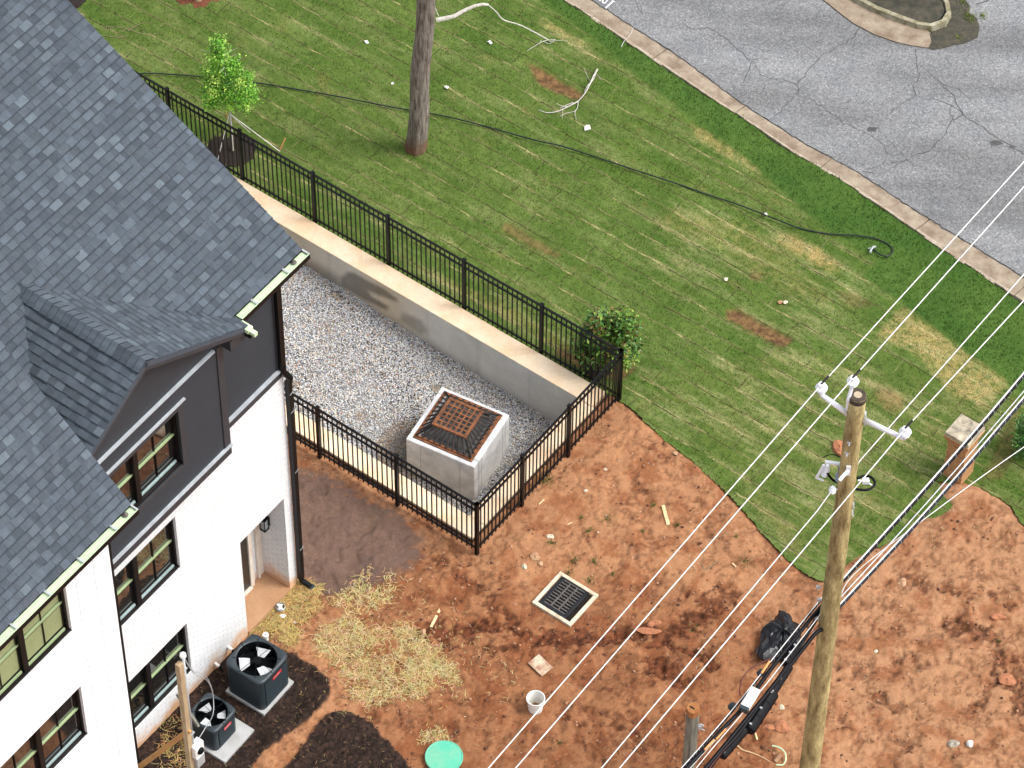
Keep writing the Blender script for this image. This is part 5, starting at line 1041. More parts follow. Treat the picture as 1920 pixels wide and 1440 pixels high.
wire3('pale bare wire held by the right insulator at the end of the standoff arm',(1920,563),(1698,803),(1162,1440),zi-.25)
wire('power_line',[ext((1608,868),(1920,514),z8+.5,0,1.5)[1],(1612,864,z8+.5),(1605,877,z8+.4)],.0095,'wire','pale bare wire ending on the right side of the utility pole below the arm','power line',gpw)
wire('power_line',[(1561,918,z8+.1),(1532,958,z8+.1),(1128,1440,z8+.1),(800,1832,z8+.1)],.0095,'wire','pale bare wire from the small insulator left of the pole to the lower edge','power line',gpw)
# black lashed cables
def cable(label,pts,r,z,mat='cable',messenger=True,name='cable_bundle'):
    T=thing(name,label,'cable',at(pts[0][0],pts[0][1],z),'telephone cables crossing the pole')
    P=curve([at(p[0],p[1],z if len(p)<3 else p[2]) for p in pts],6); mb=MB(); mb.tube(P,r,8); mb.build('cable','%s'%mat,T,smooth=True)
    if messenger:
        mb=MB(); off=-RT*r*.55+Z*r*.85; mb.tube([p+off for p in P],max(.007,r*.42),6); mb.build('messenger_wire','wire',T)
        mb=MB(); tot=0; step=.16
        for a,b in zip(P[:-1],P[1:]):
            l=np.linalg.norm(b-a); k=max(1,int(l/step)); d=(b-a)/l; sd=np.cross(d,Z); sd/=np.linalg.norm(sd); up=np.cross(sd,d)
            for j in range(k):
                c=a+(b-a)*(j+.5)/k; pts_=[c+d*(t/6.28-.5)*.07+sd*math.cos(t)*(r+.004)+up*math.sin(t)*(r+.004) for t in np.linspace(0,6.28,9)]; mb.tube(pts_,.0035,3,cap=False)
        mb.build('lashing_wire','galv',T)
    return T
zc=5.6
cable('thick lashed cable with bright upper edge, nearest the pole top of the cables at right',[(2150,420),(1920,703),(1740,912),(1578,1092),(1560,1112)],.036,zc)
cable('thin grey cable between the two thick lashed cables right of the pole',[(2150,458),(1920,733),(1740,940),(1590,1105),(1560,1135)],.011,zc,'galv',False)
cable('thick dark lashed cable running just right of and below the brick pier top',[(2150,478),(1920,748),(1745,952),(1572,1140),(1556,1158)],.034,zc-.2,'bluecable')
T=cable('thin pale guy cable crossing low in front of the pole',[(2200,650),(1920,838),(1740,968),(1600,1078),(1560,1150),(1455,1262),(1380,1345),(1240,1500)],.008,zc-.3,'wire',False)
cable('outermost left cable of the bundle below the pole, white and black',[(1550,1112),(1536,1129),(1456,1229),(1384,1320),(1320,1395),(1280,1440),(1200,1530)],.020,zc)
cable('black cable second in the bundle below the pole with orange tags',[(1548,1130),(1534,1144),(1480,1210),(1440,1262),(1390,1330),(1349,1373),(1311,1415),(1240,1490)],.036,zc,'cable',False)
cable('black cable third in the bundle below the pole',[(1546,1145),(1531,1160),(1467,1262),(1404,1342),(1340,1420),(1280,1490)],.036,zc-.1,'cable',False)
cable('thin white cable in the middle of the bundle below the pole',[(1546,1140),(1528,1165),(1470,1240),(1405,1322),(1330,1410),(1290,1460)],.007,zc+.1,'wire',False)
cable('thin oxblood cable in the bundle below the pole',[(1544,1165),(1510,1200),(1462,1272),(1400,1350),(1330,1440),(1300,1475)],.008,zc-.15,'redcable',False)
cable('right hand black cable with the long black splice cases below the pole',[(1542,1180),(1527,1190),(1485,1243),(1440,1300),(1385,1375),(1349,1415),(1331,1440),(1290,1500)],.036,zc-.2,'cable',False)
def case(label,pts,rad,z,mat='cable'):
    T=thing('splice_case',label,'splice case',at(*pts[0],z),'splice cases hanging in the cable bundle'); P=[at(*p,z) for p in pts]; d=P[-1]-P[0]; Ln=np.linalg.norm(d); d/=Ln
    mb=MB(); K_=[0,.03,.06,.3,.33,.36,.64,.67,.70,.94,.97,1]; RR=[.5,.95,1,1,1.08,1,1,1.08,1,1,.9,.5]; mb.tube([P[0]+d*Ln*t for t in K_],[rad*1.15*q for q in RR],12); mb.build('casing',mat,T,smooth=False)
    mb=MB(); 
    for t in (.1,.5,.9): mb.box(P[0]+d*Ln*t+Z*(rad+.012),d,np.cross(d,Z),Z,.015,.02,.015)
    mb.build('hanger_clip','galv',T); return T
case('slim black splice case, upper one right of the white box',[(1481,1248),(1444,1306)],.065,zc-.25)
case('long fat black splice case below the slim one',[(1450,1298),(1402,1372)],.10,zc-.3)
case('tapered black splice case ending near the bottom edge',[(1398,1366),(1352,1420)],.07,zc-.3)
case('small black splice case in the upper part of the bundle',[(1492,1212),(1470,1246)],.075,zc-.1)
T=thing('terminal_box','small white ribbed terminal box strapped to the cable bundle','terminal box',at(1405,1308,zc)); A,B=at(1418,1292,zc+.15),at(1396,1328,zc+.15); d=(B-A)/np.linalg.norm(B-A); s_=np.cross(d,Z)
mb=MB(); mb.box((A+B)/2,d,s_,Z,.20,.075,.05); mb.build('housing','white',T,bevel=.012); mb=MB(); mb.box(B+d*.02,d,s_,Z,.035,.08,.055); mb.build('end_cap','ac',T,bevel=.01)
mb=MB(); 
for i in range(9): mb.box(A+d*(.02+i*.045)+s_*.078,d,s_,Z,.008,.006,.045)
mb.build('rib','galv',T)
T=MB(); T.tube(curve([at(1456,1232,zc),at(1440,1237,zc),at(1410,1252,zc),at(1393,1270,zc),at(1387,1290,zc),at(1388,1305,zc)]),.011,6); T.build('slack_loop','redcable',smooth=True,label='thin oxblood slack cable looping left of the white terminal box',cat='cable')
for q,lb in (((1352,1376),'upper orange tag on the black cable below the terminal box'),((1330,1396),'lower orange tag on the black cable near the bottom edge')):
    A=at(q[0]+9,q[1]-9,zc+.05); B=at(q[0]-9,q[1]+10,zc+.05); mb=MB(); mb.tube([A,B],.018,7); mb.build('cable_tag','orange',label=lb,cat='cable tag')
A=at(1443,1240,zc+.08);B=at(1428,1262,zc+.08); mb=MB(); mb.tube([A,B],.02,7); mb.build('cable_tag','orange',label='orange tag above the white terminal box',cat='cable tag')
for q,lb in (((1427,1262),'upper small grey coupling left of the cable bundle'),((1373,1325),'lower small grey coupling left of the cable bundle near the terminal box')):
    T=MB(); T.lathe(at(*q,zc-.4),[(.02,-.07),(.06,-.05),(.065,.03),(.04,.07)],14,ax=(1,.8,.3)); T.build('cable_coupling','ac',smooth=True,label=lb,cat='coupling')
# stub pole
zs=2.4; sp=at(1300,1327,zs); sb=np.array([sp[0],sp[1],0]); ST=thing('stub_pole','grey cut off timber pole with fresh orange cut top, lower edge of the picture','pole stub',sb)
mb=MB(); pf_=[(math.cos(t)*.115*r_,math.sin(t)*.115*r_) for t,r_ in zip(np.linspace(0,2*math.pi,9)[:-1],(1,.92,1.05,.95,1,.94,1.04,.9))]; mb.prism([(sb[0]+a,sb[1]+b) for a,b in pf_],-.2,zs-.16); mb.build('stub','greywood',ST)
mb=MB(); mb.prism([(sb[0]+a*1.08,sb[1]+b*1.08) for a,b in pf_],zs-.16,zs); mb.build('cut_top','cutwood',ST,bevel=.01)
mb=MB(); mb.box(sb+Z*(zs+.003)-RT*.02,RT*.8+np.array([0,-.6,0]),np.array([.6,.8,0]),Z,.05,.012,.004); mb.build('saw_cut','void',ST)
mb=MB(); q=sb+RT*.14; mb.tube([q+Z*(zs-.5),q+RT*.06+Z*(zs-.55),q+RT*.03+Z*(zs-.65),q+RT*.08+Z*(zs-.7)],.012,5); mb.box(q+Z*(zs-.6),RT,np.array([0,1.,0]),Z,.03,.03,.05); mb.build('hook_plate','galv',ST)
# ======================= BRICK PIER =======================
pbz=at(1790,900); pz=1.35; tc_=[at(*q,pz) for q in ((1771,809),(1803,773),(1847,802),(1817,837))]; ctr=sum(tc_)/4; e=(tc_[1]-tc_[0]); e/=np.linalg.norm(e); f=np.array([-e[1],e[0],0]); hw=np.linalg.norm(tc_[1]-tc_[0])/2; hv=np.linalg.norm(tc_[2]-tc_[1])/2
cb0=np.array([ctr[0],ctr[1],0]); BP=thing('brick_pier','square red brick pier with stained stone cap at the lawn edge by the cables','pier',cb0)
mb=MB(); mb.box(cb0+Z*(pz-.09)/2-Z*.1,e,f,Z,hw-.07,hv-.07,(pz-.09)/2+.1); mb.build('pier_shaft','redbrick',BP)
mb=MB(); mb.box(cb0+Z*(pz-.20),e,f,Z,hw-.03,hv-.03,.05); mb.box(cb0+Z*(pz-.125),e,f,Z,hw-.0,hv-.0,.03); mb.build('corbel','redbrick',BP)
mb=MB(); mb.box(cb0+Z*(pz-.045),e,f,Z,hw-.01,hv-.01,.045); mb.build('cap_stone','capstone',BP,bevel=.01)
# ======================= VEGETATION =======================
def leaves(name,parts,count,size,pal,parent,clumps=30,cr=.16,seed=1,shape=2.2,gap=.0):
    r=np.random.default_rng(seed); P=[];Cc=[]
    V=np.zeros((count,4,3)); Co=np.zeros((count,3)); pal=np.array(pal)
    cs=[]
    for _ in range(clumps):
        c,rx,ry,rz=parts[r.integers(len(parts))]; d=r.standard_normal(3); d/=np.linalg.norm(d); q=r.uniform(.25,1)**.5; cs.append((np.array(c)+d*np.array([rx,ry,rz])*q,r.integers(len(pal)),r.uniform(.6,1.3)))
    for i in range(count):
        c,pi,sz=cs[r.integers(len(cs))]; p=c+r.standard_normal(3)*cr*sz*.55
        d=r.standard_normal(3); d[2]=d[2]*.5+.25; d/=np.linalg.norm(d); sd=np.cross(d,r.standard_normal(3)); sd/=np.linalg.norm(sd); l=size*r.uniform(.6,1.3); w_=l/shape
        V[i]=[p-d*l*.5,p+sd*w_*.5,p+d*l*.5,p-sd*w_*.5]; k=pal[pi] if r.random()<.6 else pal[r.integers(len(pal))]; Co[i]=k*r.uniform(.75,1.25)
    off=np.array(parent_world(parent)); V-=off
    o=fast_mesh(name,V.reshape(-1,3),np.arange(count*4).reshape(-1,4),'leaf',{'Col':np.repeat(Co,4,0)},parent=parent); return o
# young staked tree
tb0=at(436,286); YT=thing('young_tree','small bright green young tree tied with white straps, behind the fence','tree',tb0)
mb=MB(); mb.tube([tb0-Z*.05,tb0+Z*.8+RT*.01,tb0+Z*1.6,tb0+Z*2.4-RT*.03,tb0+Z*3.0-RT*.08],[.03,.025,.02,.014,.006],7)
for i in range(16):
    z=1.2+i*.11; t=random.uniform(0,6.28); l=random.uniform(.25,.5); d=np.array([math.cos(t),math.sin(t),.6]); mb.tube([tb0+Z*z,tb0+Z*z+d*l],[.009,.003],4)
mb.build('trunk','twig',YT)
cg1=[(.12,.34,.02),(.17,.44,.03),(.30,.58,.05),(.05,.18,.012),(.48,.68,.12),(.12,.36,.02)]
ctr=tb0+Z*2.0
leaves('crown',[(ctr+RT*.02,.46,.44,.72),(ctr+RT*.24-Z*.25,.40,.36,.45),(ctr+RT*.20+Z*.25,.3,.3,.4),(ctr-RT*.22+Z*.30,.22,.25,.42),(ctr-RT*.12+Z*.95,.10,.12,.25),(ctr-Z*.35-RT*.18,.3,.3,.35)],14500,.058,cg1,YT,clumps=120,cr=.125,seed=4)
mb=MB(); tk=tb0+Z*1.15
for q in ((407,304),(525,284),(470,250)): mb.tube([tk,at(*q,.02)],.009 if q[0]!=470 else .006,4)
mb.build('guy_strap','strap',YT)
mb=MB(); q=at(524,283); mb.tube([q,q+RT*.12+np.array([0,.12,0])+Z*.25],.016,5); q=at(425,222); mb.tube([q,q+Z*.2],.015,5); mb.build('stake','tanwood',YT)
# gardenia
sb_=at(1136,692); SH=thing('flowering_shrub','dark green rounded shrub with white blossoms, behind the fence corner','shrub',sb_)
mb=MB()
for i in range(9): t=i*.7; mb.tube([sb_-Z*.05,sb_+np.array([math.cos(t)*.12,math.sin(t)*.12,.4]),sb_+np.array([math.cos(t)*.3,math.sin(t)*.3,.85])],[.018,.012,.005],5)
mb.build('stem','browntwig',SH)
cg2=[(.045,.13,.016),(.07,.19,.02),(.13,.30,.035),(.03,.09,.01),(.26,.42,.06),(.18,.13,.03)]
cs_=sb_+Z*.85
leaves('foliage',[(cs_,.40,.36,.62),(cs_+RT*.10-Z*.1,.38,.3,.5),(cs_-RT*.2+Z*.35,.2,.2,.35),(cs_+RT*.26+Z*.5,.2,.2,.32),(cs_-RT*.28-Z*.2,.25,.25,.3),(cs_+RT*.25-Z*.1,.3,.3,.4)],9500,.10,cg2,SH,clumps=110,cr=.17,seed=6,shape=2.4)
def flower(P,s_,par):
    mb=MB()
    for i in range(6):
        t=i*math.pi/3; d=RT*math.cos(t)+UP*math.sin(t); sd=np.cross(d,-FW); mb.add([P,P+d*s_*.6+sd*s_*.35-FW*.01,P+d*s_+FW*.015,P+d*s_*.6-sd*s_*.35-FW*.01],[(0,1,2,3)])
    mb.lathe(P-Z*.005,[(s_*.18,-.006),(s_*.2,.01),(s_*.08,.025)],8); mb.build('blossom','petal',par)
flower(at(1126,597,1.25),.062,SH); flower(at(1098,643,.75),.05,SH); flower(at(1133,592,1.2),.03,SH); flower(at(1097,634,.8),.03,SH)
# bush at right edge
bb=at(1942,850); BS=thing('hedge_bush','dense green bush cut off by the right edge of the picture','bush',bb)
mb=MB(); 
for i in range(5): t=i*1.3; mb.tube([bb,bb+np.array([math.cos(t)*.25,math.sin(t)*.25,.6])],[.02,.008],5)
mb.build('stem','browntwig',BS); leaves('foliage',[(bb+Z*.55,.48,.46,.55)],5200,.06,[(.03,.12,.012),(.05,.17,.02),(.02,.08,.01),(.08,.22,.03)],BS,clumps=110,cr=.12,seed=9)
# dark shrub on the traffic island
bb=at(1690,-22,.1); IS=thing('island_shrub','dark purple leaved shrub on the kerbed traffic island at the top edge','shrub',bb)
mb=MB(); mb.tube([bb,bb+Z*.4],.02,5); mb.build('stem','browntwig',IS); leaves('foliage',[(bb+Z*.25,.75,.35,.25)],3600,.05,[(.05,.012,.022),(.025,.008,.014),(.08,.03,.02)],IS,clumps=80,cr=.12,seed=12)
tufts('weeds',[(1665,17,.7),(1668,19,.5),(1842,30,.8),(1815,30,1.),(1805,3,.9),(1797,71,.6),(1822,38,.7),(1755,30,.5),(1765,20,.5)],col=((.12,.20,.02),(.30,.36,.04)),kind='stuff')
# big bare tree
tr=at(779,281); DT=thing('bare_tree','tall bare tree trunk with grey furrowed bark standing in the lawn','tree',tr)
def wob(z): return tr+Z*z+RT*(.06*z+.02*math.sin(z*2.2)+.012*z*z*.0)
mb=MB(); seg=26; rows=30; V=[];Fc=[]
for i in range(rows+1):
    z=-.1+i*.30; r0=.200-.005*z+.03*math.exp(-max(z,0)*4); 
    for k in range(seg):
        t=2*math.pi*k/seg; rr=r0*(1+.05*math.sin(3*t+z*.8)+.04*math.sin(7*t+z*1.7)+random.uniform(-.03,.03)); c=wob(z); V.append(c+np.array([math.cos(t)*rr,math.sin(t)*rr,0]))
for i in range(rows):
    for k in range(seg): a=i*seg+k;b=i*seg+(k+1)%seg; Fc.append((a,b,b+seg,a+seg))
mb=MB(); mb.add(V,Fc); mb.build('trunk','bark',DT,smooth=True)
mb=MB(); B_=[(818,38,3.65),(850,31,3.7),(872,19,3.75),(890,11,3.8),(905,8,3.8),(915,9,3.75)]
mb.tube([at(*q) for q in B_],[.05,.042,.036,.032,.03,.026],7); mb.tube(curve([at(915,9,3.75),at(930,22,3.5),at(944,37,3.3),at(975,47,3.1),at(1005,62,2.9),at(1028,75,2.7)]),.013,5)
mb.tube(curve([at(812,0,4.3),at(816,15,4.),at(822,30,3.8)]),.012,5); mb.build('limb','twig',DT)
mb=MB(); 
for z,az,l in ((4.9,.4,3.),(5.8,2.4,2.6),(6.6,4.2,2.4),(7.4,1.2,2.2),(8.3,3.2,1.8)):
    c=wob(z); d=np.array([math.cos(az),math.sin(az),.8]); mb.tube(curve([c,c+d*l*.4,c+d*l*.7+Z*.2,c+d*l+Z*.6],4),[.09-.005*i for i in range(13)],7)
mb.build('limb','bark',DT)
mb=MB(); q=at(805,53,3.3); mb.lathe(q,[(.05,-.1),(.06,0),(.03,.06)],8,ax=(.6,-.6,.3)); mb.build('branch_stub','bark',DT)
# tree at the top edge
t2=at(372,1); ET=thing('edge_tree','slim tree with tan trunk in a ring of red mulch at the top edge','tree',t2); mb=MB(); mb.tube([t2-Z*.1,t2+Z*.12,t2+Z*1.2,t2+Z*3,t2+Z*4.5+RT*.2],[.14,.10,.085,.06,.03],10)
for i in range(7): t=i*.9; mb.tube([t2+Z*(2.2+.3*i),t2+Z*(2.6+.35*i)+np.array([math.cos(t),math.sin(t),.4])*.8],[.02,.005],5)
mb.build('trunk','lumber',ET)
# fallen branches
def twigs(label,lines,mat='twig',z=.06):
    mb=MB()
    for pts,r in lines: P=curve([at(q[0],q[1],z+(q[2] if len(q)>2 else 0)) for q in pts],4); mb.tube(P,[max(.003,r*(1-.6*i/len(P))) for i in range(len(P))],5)
    return mb.build('fallen_branch',mat,label=label,cat='branch',group='fallen branches on the lawn')
twigs('bleached forked branch lying over the bare brown strip in the upper lawn',[([(1120,130),(1112,145,.08),(1105,160,.1),(1096,176,.06),(1084,190)],.022),([(1096,172),(1102,160,.1),(1112,150,.05),(1118,138)],.012),([(1084,190),(1065,200),(1045,209),(1025,211),(1010,206)],.016),([(1084,188),(1083,200),(1078,208),(1060,213),(1050,218)],.010),([(1079,206),(1078,215),(1081,224)],.007),([(1065,200),(1052,198),(1043,194)],.009),([(1108,155),(1100,140),(1095,128)],.006),([(1055,205),(1054,222)],.005),([(1120,140),(1128,150)],.006),([(1075,192),(1060,198),(1050,203)],.01)])
twigs('thin bleached twig near the bent branch of the bare tree',[([(1042,74),(1020,77),(1000,88),(988,96)],.010),([(1030,78),(1045,76),(1065,77)],.006),([(1020,78),(1030,82),(1040,76)],.006),([(1015,75),(1010,84)],.005)])
twigs('pale brown thin branches in the grass next to the roof edge',[([(200,50),(235,53),(270,64),(308,62)],.008),([(240,58),(262,45),(284,41)],.007),([(195,67),(225,70),(240,66)],.007),([(200,48),(197,62)],.006),([(228,60),(245,50),(262,52)],.006)],'browntwig')
twigs('pale root curling on the clay below the lawn edge',[([(1310,1052),(1318,1062),(1323,1070),(1330,1065),(1345,1052),(1358,1048),(1375,1046)],.010)],'browntwig',z=.03)
twigs('white twig lying across the kerb joint',[([(1165,88),(1170,78),(1182,64),(1188,50)],.009)],'twig',z=.08)
twigs('thin green and pale vine on the clay right of the stub pole',[([(1383,1398),(1393,1406),(1412,1412),(1430,1420),(1447,1430)],.012)],'chip',z=.02)
twigs('grey stray root in the clay right of the pole',[([(1720,1256),(1726,1266),(1730,1273)],.012)],'browntwig',z=.02)
# ======================= HOSE =======================
hp=[(235,142),(262,138),(300,138),(370,143),(440,150),(500,158),(560,168),(640,182),(700,194),(760,205),(830,217),(900,234),(1000,262),(1050,273),(1110,292),(1200,322),(1280,348),(1330,366),(1380,382),(1460,413),(1500,428),(1550,438),(1600,441),(1640,447),(1665,458),(1674,470),(1665,480),(1650,477),(1637,466)]
T=thing('garden_hose','long black hose crossing the lawn to a loop beside the verge','hose',at(1600,441)); mb=MB(); hpts=[at(x,y,.095+.012*math.sin(i*1.7)) for i,(x,y) in enumerate(hp)]; mb.tube(curve(hpts,6),.0145,7); mb.build('pipe','hose',T,smooth=True)
mb=MB(); q=at(1637,466,.1); mb.tube([q-RT*.06-np.array([0,.08,0]),q+Z*.06,q+RT*.05+np.array([0,.05,0])],.02,6); mb.tube([q-RT*.09,q+RT*.03+Z*.03],.014,6); mb.lathe(q-RT*.06-np.array([0,.1,0]),[(.025,0),(.03,.03),(.015,.06)],10); mb.build('tap_fitting','galv',T)
# ======================= THINGS ON THE CLAY =======================
bk=at(1004,1329); BK=thing('bucket','dirty white plastic bucket standing open on the clay under the wires','bucket',bk)
mb=MB(); mb.lathe(bk,[(.125,0),(.128,.01),(.155,.30),(.168,.305),(.168,.345),(.158,.35),(.152,.345),(.118,.03),(.001,.028)],28); mb.build('shell','white',BK,smooth=False)
mb=MB(); mb.tube([bk+Z*.33+RT*.17*math.cos(t)+np.array([0,-1.,0])*.12*math.sin(t)-Z*.10*math.sin(t) for t in np.linspace(0,math.pi,12)],.004,4); mb.build('handle','galv',BK)
mb=MB(); mb.lathe(bk,[(.11,.029),(.11,.035)],18); mb.build('dregs','brown',BK)
gl=at(832.5,1424); GL=thing('septic_lid','round green plastic access lid set in the clay at the lower edge','lid',gl)
mb=MB(); mb.lathe(gl-Z*.1,[(.30,0),(.30,.155),(.335,.16),(.338,.195),(.325,.205),(.31,.198),(.2,.203),(.001,.206)],40); mb.build('cover','green',GL,smooth=False)
pts=[at(*q,.06) for q in ((990.4,1240),(1010,1228.8),(1036.7,1254),(1015.8,1266.7))]; c_=sum(pts)/4; ee=(pts[2]-pts[1]); hx_=np.linalg.norm(ee)/2; ee/=np.linalg.norm(ee); ff=np.array([-ee[1],ee[0],0]); tl=ff*1.+Z*.10; tl/=np.linalg.norm(tl)
mb=MB(); mb.box(c_,ee,tl,np.cross(ee,tl),hx_,.135,.012); o=mb.build('paving_slab','muddy',bevel=.015,label='small muddy pale slab lying on the clay above the bucket',cat='slab')
# bin bag
bgp=at(1466,1205); V=[];Fc=[]; mb=MB(); na,nb_=34,18
for j in range(nb_+1):
    ph=math.pi*j/nb_
    for i in range(na):
        t=2*math.pi*i/na; x,y,z=math.cos(t)*math.sin(ph),math.sin(t)*math.sin(ph),math.cos(ph)
        r_=1+.10*math.sin(5*t+2*z)+.05*math.sin(11*t+1+4*z)+.05*math.sin(9*z+3*t)-.10*max(0,math.sin(3*t+1.))
        e_=.62*max(0,math.cos(t-R_(212)))**7*max(0,1-abs(z-.05)*2.2); X_=(.33*x*r_+e_*math.cos(R_(212))*.5); Y_=(.50*y*r_+e_*math.sin(R_(212))*.5); V.append(bgp+np.array([X_,Y_-.02,.20+.22*z*r_])+RNG.normal(0,.009,3))
for j in range(nb_):
    for i in range(na): a=j*na+i;b=j*na+(i+1)%na; Fc.append((a,a+na,b+na,b))
mb.add(V,Fc); BG=thing('bin_bag','lumpy black plastic rubbish bag lying on the clay left of the pole','bag',bgp); mb.build('bag','bag',BG,smooth=False)
mb=MB(); mb.tube(curve([bgp+np.array([.02,.40,.40]),bgp+np.array([.0,.25,.43]),bgp+np.array([.10,.10,.44]),bgp+np.array([.09,.0,.44]),bgp+np.array([.25,.02,.36])]),.007,5); mb.build('drawstring','bag',BG)
def stick(label,p,q,w_,mat='chip',z=.03,h=.012,group=None):
    A,B=at(*p,z),at(*q,z); d=B-A; l=np.linalg.norm(d); d/=l; s_=np.array([-d[1],d[0],0]); mb=MB(); mb.box((A+B)/2,d,s_,Z,l/2,w_/2,h); return mb.build('wood_offcut',mat,bevel=.004,label=label,cat='offcut',group=group or 'pale wood offcuts on the clay')
stick('thickest pale lumber offcut, upright in the picture below the lawn edge',(1243,948),(1253,984),.065,z=.04,h=.018)
stick('long thin pale stick pointing left beside the thick offcut',(1170,967),(1210,959),.025)
stick('tan stick standing at the edge of the straw patch',(808,1176),(827,1138),.05)
stick('short pale stick near the fence right of its lower corner',(1010,946),(1020,937),.02); stick('short pale stick halfway between fence corner and yard drain',(1064,984),(1076,978),.02)
stick('thin horizontal straw coloured stick among the weeds',(1098,966),(1135,967),.012); stick('tiny pale stick by the sparse weeds',(1103,1010),(1109,1004),.015)
stick('pale peeled stick below the big splice case',(1413,1365),(1420,1387),.03,z=.03); stick('tan stick above the green lid',(832,1338),(874,1344),.022); stick('small pale chip beneath the lawn edge root',(1373,1056),(1380,1063),.03)
def lump(name,label,c,rx,ry,rz,mat,cat='rock',group=None,seed=1,z=0.,parent=None):
    r=random.Random(seed); V=[];Fc=[]; a_,b_=12,7
    k1,k2,k3=[r.uniform(0,6) for _ in range(3)]
    for j in range(b_+1):
        ph=math.pi*j/b_
        for i in range(a_): t=2*math.pi*i/a_; x,y,zz=math.cos(t)*math.sin(ph),math.sin(t)*math.sin(ph),math.cos(ph); q=1+.13*math.sin(2*t+k1)+.10*math.sin(3*t+k2+3*zz)+.08*math.sin(5*zz+k3)+r.uniform(-.04,.04); V.append(c+np.array([x*rx*q,y*ry*q,zz*rz*q+z]))
    for j in range(b_):
        for i in range(a_): a=j*a_+i;b=j*a_+(i+1)%a_; Fc.append((a,a+a_,b+a_,b))
    mb=MB(); mb.add(V,Fc); return mb.build(name,mat,label=label,cat=cat,group=group)
MT['rockred']=M('red_clay_rock',(.42,.17,.08),(.28,.11,.055),rough=.95,scale=8,bmp=.4); MT['rocktan']=M('tan_rock',(.44,.28,.16),(.30,.15,.08),rough=.9,scale=9,bmp=.3); MT['rockgrey']=M('grey_rock',(.42,.38,.30),(.18,.15,.12),rough=.9,scale=9,bmp=.4); MT['rockwhite']=M('white_rock',(.72,.70,.66),(.6,.58,.5),rough=.8,scale=9)
gr='loose stones on the clay'
for lb,q,rx,ry,rz,mt in (('grey and tan stone on the clay, left of the white stone, lower right',(1787,1398),.10,.09,.06,'rockgrey'),('white stone on the clay near the lower right corner',(1818,1397),.055,.08,.05,'rockwhite'),
    ('tan and orange rock on the clay below the fence corner',(1003,1049),.10,.11,.05,'rocktan'),('small pale rock left of the tan rock below the fence corner',(983,1067),.05,.06,.04,'conc_frame'),('pale rock fragment touching the tan rock on its lower right',(1013,1061),.06,.05,.05,'rocktan'),
    ('pale crumbled limestone bit near the weeds below the fence',(1032,1008),.07,.06,.03,'conc_frame'),('small cream pebble by the weeds right of the fence corner',(1098,923),.035,.035,.02,'conc_frame'),('cream oval pebble right of the fence on smooth clay',(1135,880),.04,.03,.02,'conc_frame'),
    ('round pale stone at the right tip of the straw patch',(793,1188),.06,.055,.05,'rocktan'),('orange boulder bit on the clay at the far right',(1888,1278),.16,.12,.05,'rockred'),('orange rock on the clay in the right rut',(1870,1161),.14,.07,.05,'rockred'),('tan stone in the dark hollow right of the cables',(1692,1094),.09,.10,.05,'rocktan'),
    ('upper orange clay rock left of the bag under the wires',(1228,1168),.17,.09,.05,'rockred'),('lower orange clay rock under the wires',(1216,1186),.22,.07,.05,'rockred'),('long red clod on the clay below the bag',(1430,1275),.15,.03,.03,'rockred'),('red flat clod left of the pale peeled stick',(1442,1365),.11,.05,.03,'rockred'),
    ('red clod pile next to the big splice case, left of the pole foot',(1466,1364),.14,.12,.07,'rockred'),('tiny cream chip on the clay right of the pole',(1642,1224),.035,.03,.02,'conc_frame'),('cream stone between the splice case and the pole',(1466,1326),.05,.05,.03,'conc_frame')):
    P=at(*q); lump('rock',lb,np.array([P[0],P[1],float(g.samp(g.Zh,P[:1],P[1:2])[0])+rz*.2]),rx,ry,rz,mt,'rock',gr,seed=int(q[0]))
P=at(1574,845); lump('rock','red brown rock lying on the lawn half hidden by the utility pole',P+Z*.06,.15,.19,.09,'rockred','rock',None,seed=5)
for lb,q in (('left grey mushroom-like stone in the middle of the lawn',(1462,570)),('right pale stone beside the grey one in the middle of the lawn',(1472,570)),('brown leaf shape on the lawn right of the clay edge',(1266,853)),('flat yellowish clump on the lawn left of the bald spot',(1361,527))):
    P=at(*q); lump('lawn_stone',lb,P+Z*.055,.045,.045,.02,'conc_frame' if 'pale' in lb or 'yell' in lb else 'rocktan','stone','small stones on the lawn',seed=int(q[1]))
# litter
def scrap(label,q,s_,mat='white',z=.075):
    P=at(*q,z); mb=MB(); a=random.uniform(0,3); d=np.array([math.cos(a),math.sin(a),.1]); f=np.array([-math.sin(a),math.cos(a),.12]); r=lambda: random.uniform(.75,1.2)
    mb.add([P-d*s_*r()-f*s_*r(),P+d*s_*r()-f*s_*.7,P+d*s_*.9*r()+f*s_*r(),P-d*s_*.2+f*s_*.8+Z*.02,P-d*s_*r()+f*s_*.5]+[P-d*s_-f*s_-Z*.012,P+d*s_-f*s_*.7-Z*.012,P+d*s_*.9+f*s_-Z*.012,P-d*s_*.2+f*s_*.8-Z*.01,P-d*s_+f*s_*.5-Z*.012],[(0,1,2,3,4),(9,8,7,6,5),(0,5,6,1),(1,6,7,2),(2,7,8,3),(3,8,9,4),(4,9,5,0)]); return mb.build('paper_scrap',mat,label=label,cat='litter',group='white paper scraps on the lawn')
for lb,q,s_ in (('white paper scrap, largest, right below the bleached forked branch',(1101,239),.06),('white scrap right of the bare tree trunk, level with mid trunk',(837,163),.04),('white scrap between the bare tree and the bent limb',(919,79),.04),('white scrap left of the bare tree trunk near the top',(687,78),.04),('small white scrap left of the bare tree, lower one',(736,156),.025),('white scrap touching the hose in the upper right lawn',(1436,401),.03)): scrap(lb,q,s_)
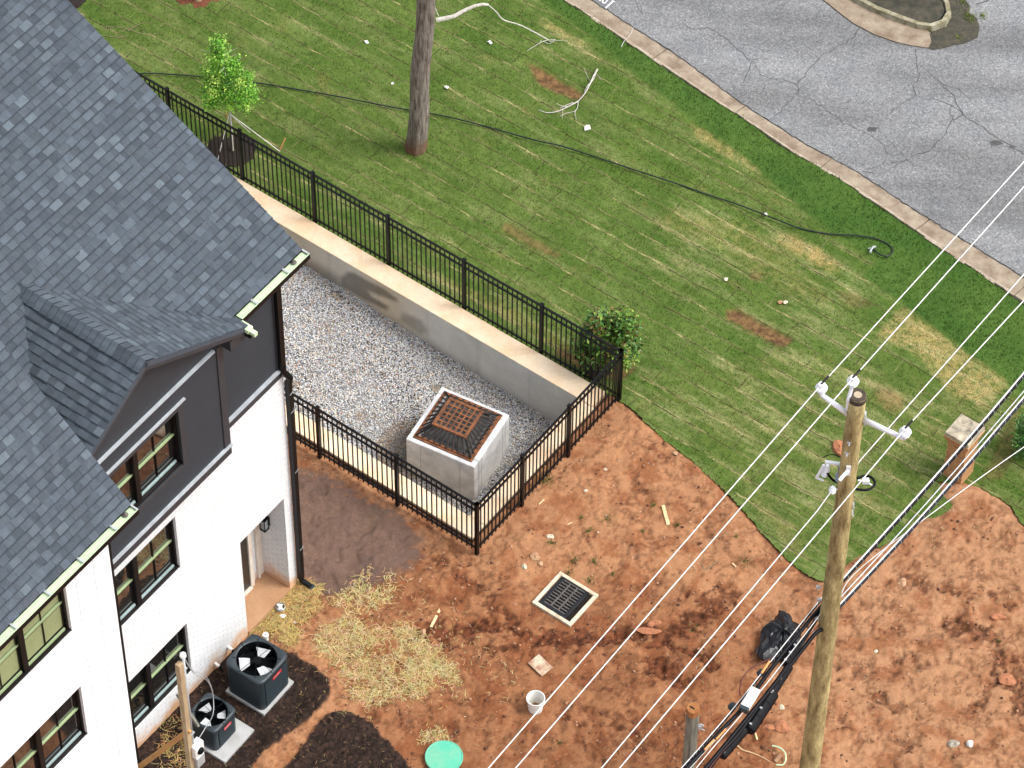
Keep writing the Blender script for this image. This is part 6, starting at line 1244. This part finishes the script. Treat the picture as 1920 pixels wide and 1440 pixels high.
J=at(526,1143); JR=thing('glass_jar','open glass jar with white crumpled stuff lying in the straw by the stoop','jar',J); mb=MB(); mb.lathe(J,[(.085,0),(.09,.05),(.09,.10),(.08,.105),(.07,.02),(.001,.018)],18); mb.build('jar_body','lampglass',JR)
for i in range(5): lump('filling','',J+np.array([random.uniform(-.04,.04),random.uniform(-.04,.04),.07+.01*i]),.035,.03,.025,'petal',cat=None,seed=i,parent=JR)
for o in [o for o in bpy.data.objects if o.name.startswith('filling')]:
    for k in ('label','category'): 
        if k in o: del o[k]
    wl=JR.location.copy(); o.data.transform(Matrix.Translation(-wl)); o.parent=JR
lump('rag','brown and white crumpled rag next to the glass jar',at(527,1151)+Z*.02,.07,.06,.035,'brown','rag',seed=3); lump('rag','small white crumpled tissue between the jar and the cardboard',at(531,1158)+Z*.05,.05,.045,.03,'petal','rag',seed=8)
stick('square of tan cardboard in the straw below the jar',(529,1182),(538,1170),.19,'card',z=.06,h=.004,group='litter in the straw by the stoop'); bpy.context.view_layer.update()
lump('rag','white scrap right of the cardboard in the straw',at(553,1169)+Z*.04,.03,.03,.015,'petal','rag',seed=11)
co_=at(499,1204); CO=thing('cleanout_pipe','short white capped pipe behind the larger air conditioner','pipe',co_); mb=MB(); mb.lathe(co_,[(.048,0),(.048,.20),(.056,.20),(.056,.24),(.05,.245),(.001,.245)],18); mb.build('riser','white',CO); mb=MB(); mb.box(co_+Z*.25,e1,e2,Z,.013,.013,.008); mb.build('plug','galv',CO)
# broken pipe piece with curved hose at the lower edge
q=at(1464,1420); PL=thing('pipe_piece','brown clay pipe stub with a pale green loop of tube near the pole foot','pipe',q); mb=MB(); mb.tube([q-RT*.10-np.array([0,.10,0])+Z*.02,q+Z*.10],.045,10); mb.build('stub','rocktan',PL); mb=MB(); mb.tube(curve([at(1448,1398,.12),at(1462,1402,.14),at(1472,1412,.14),at(1473,1426,.1),at(1467,1434,.05),at(1455,1434,.04)]),.014,6); mb.build('tube_loop','pale',PL)
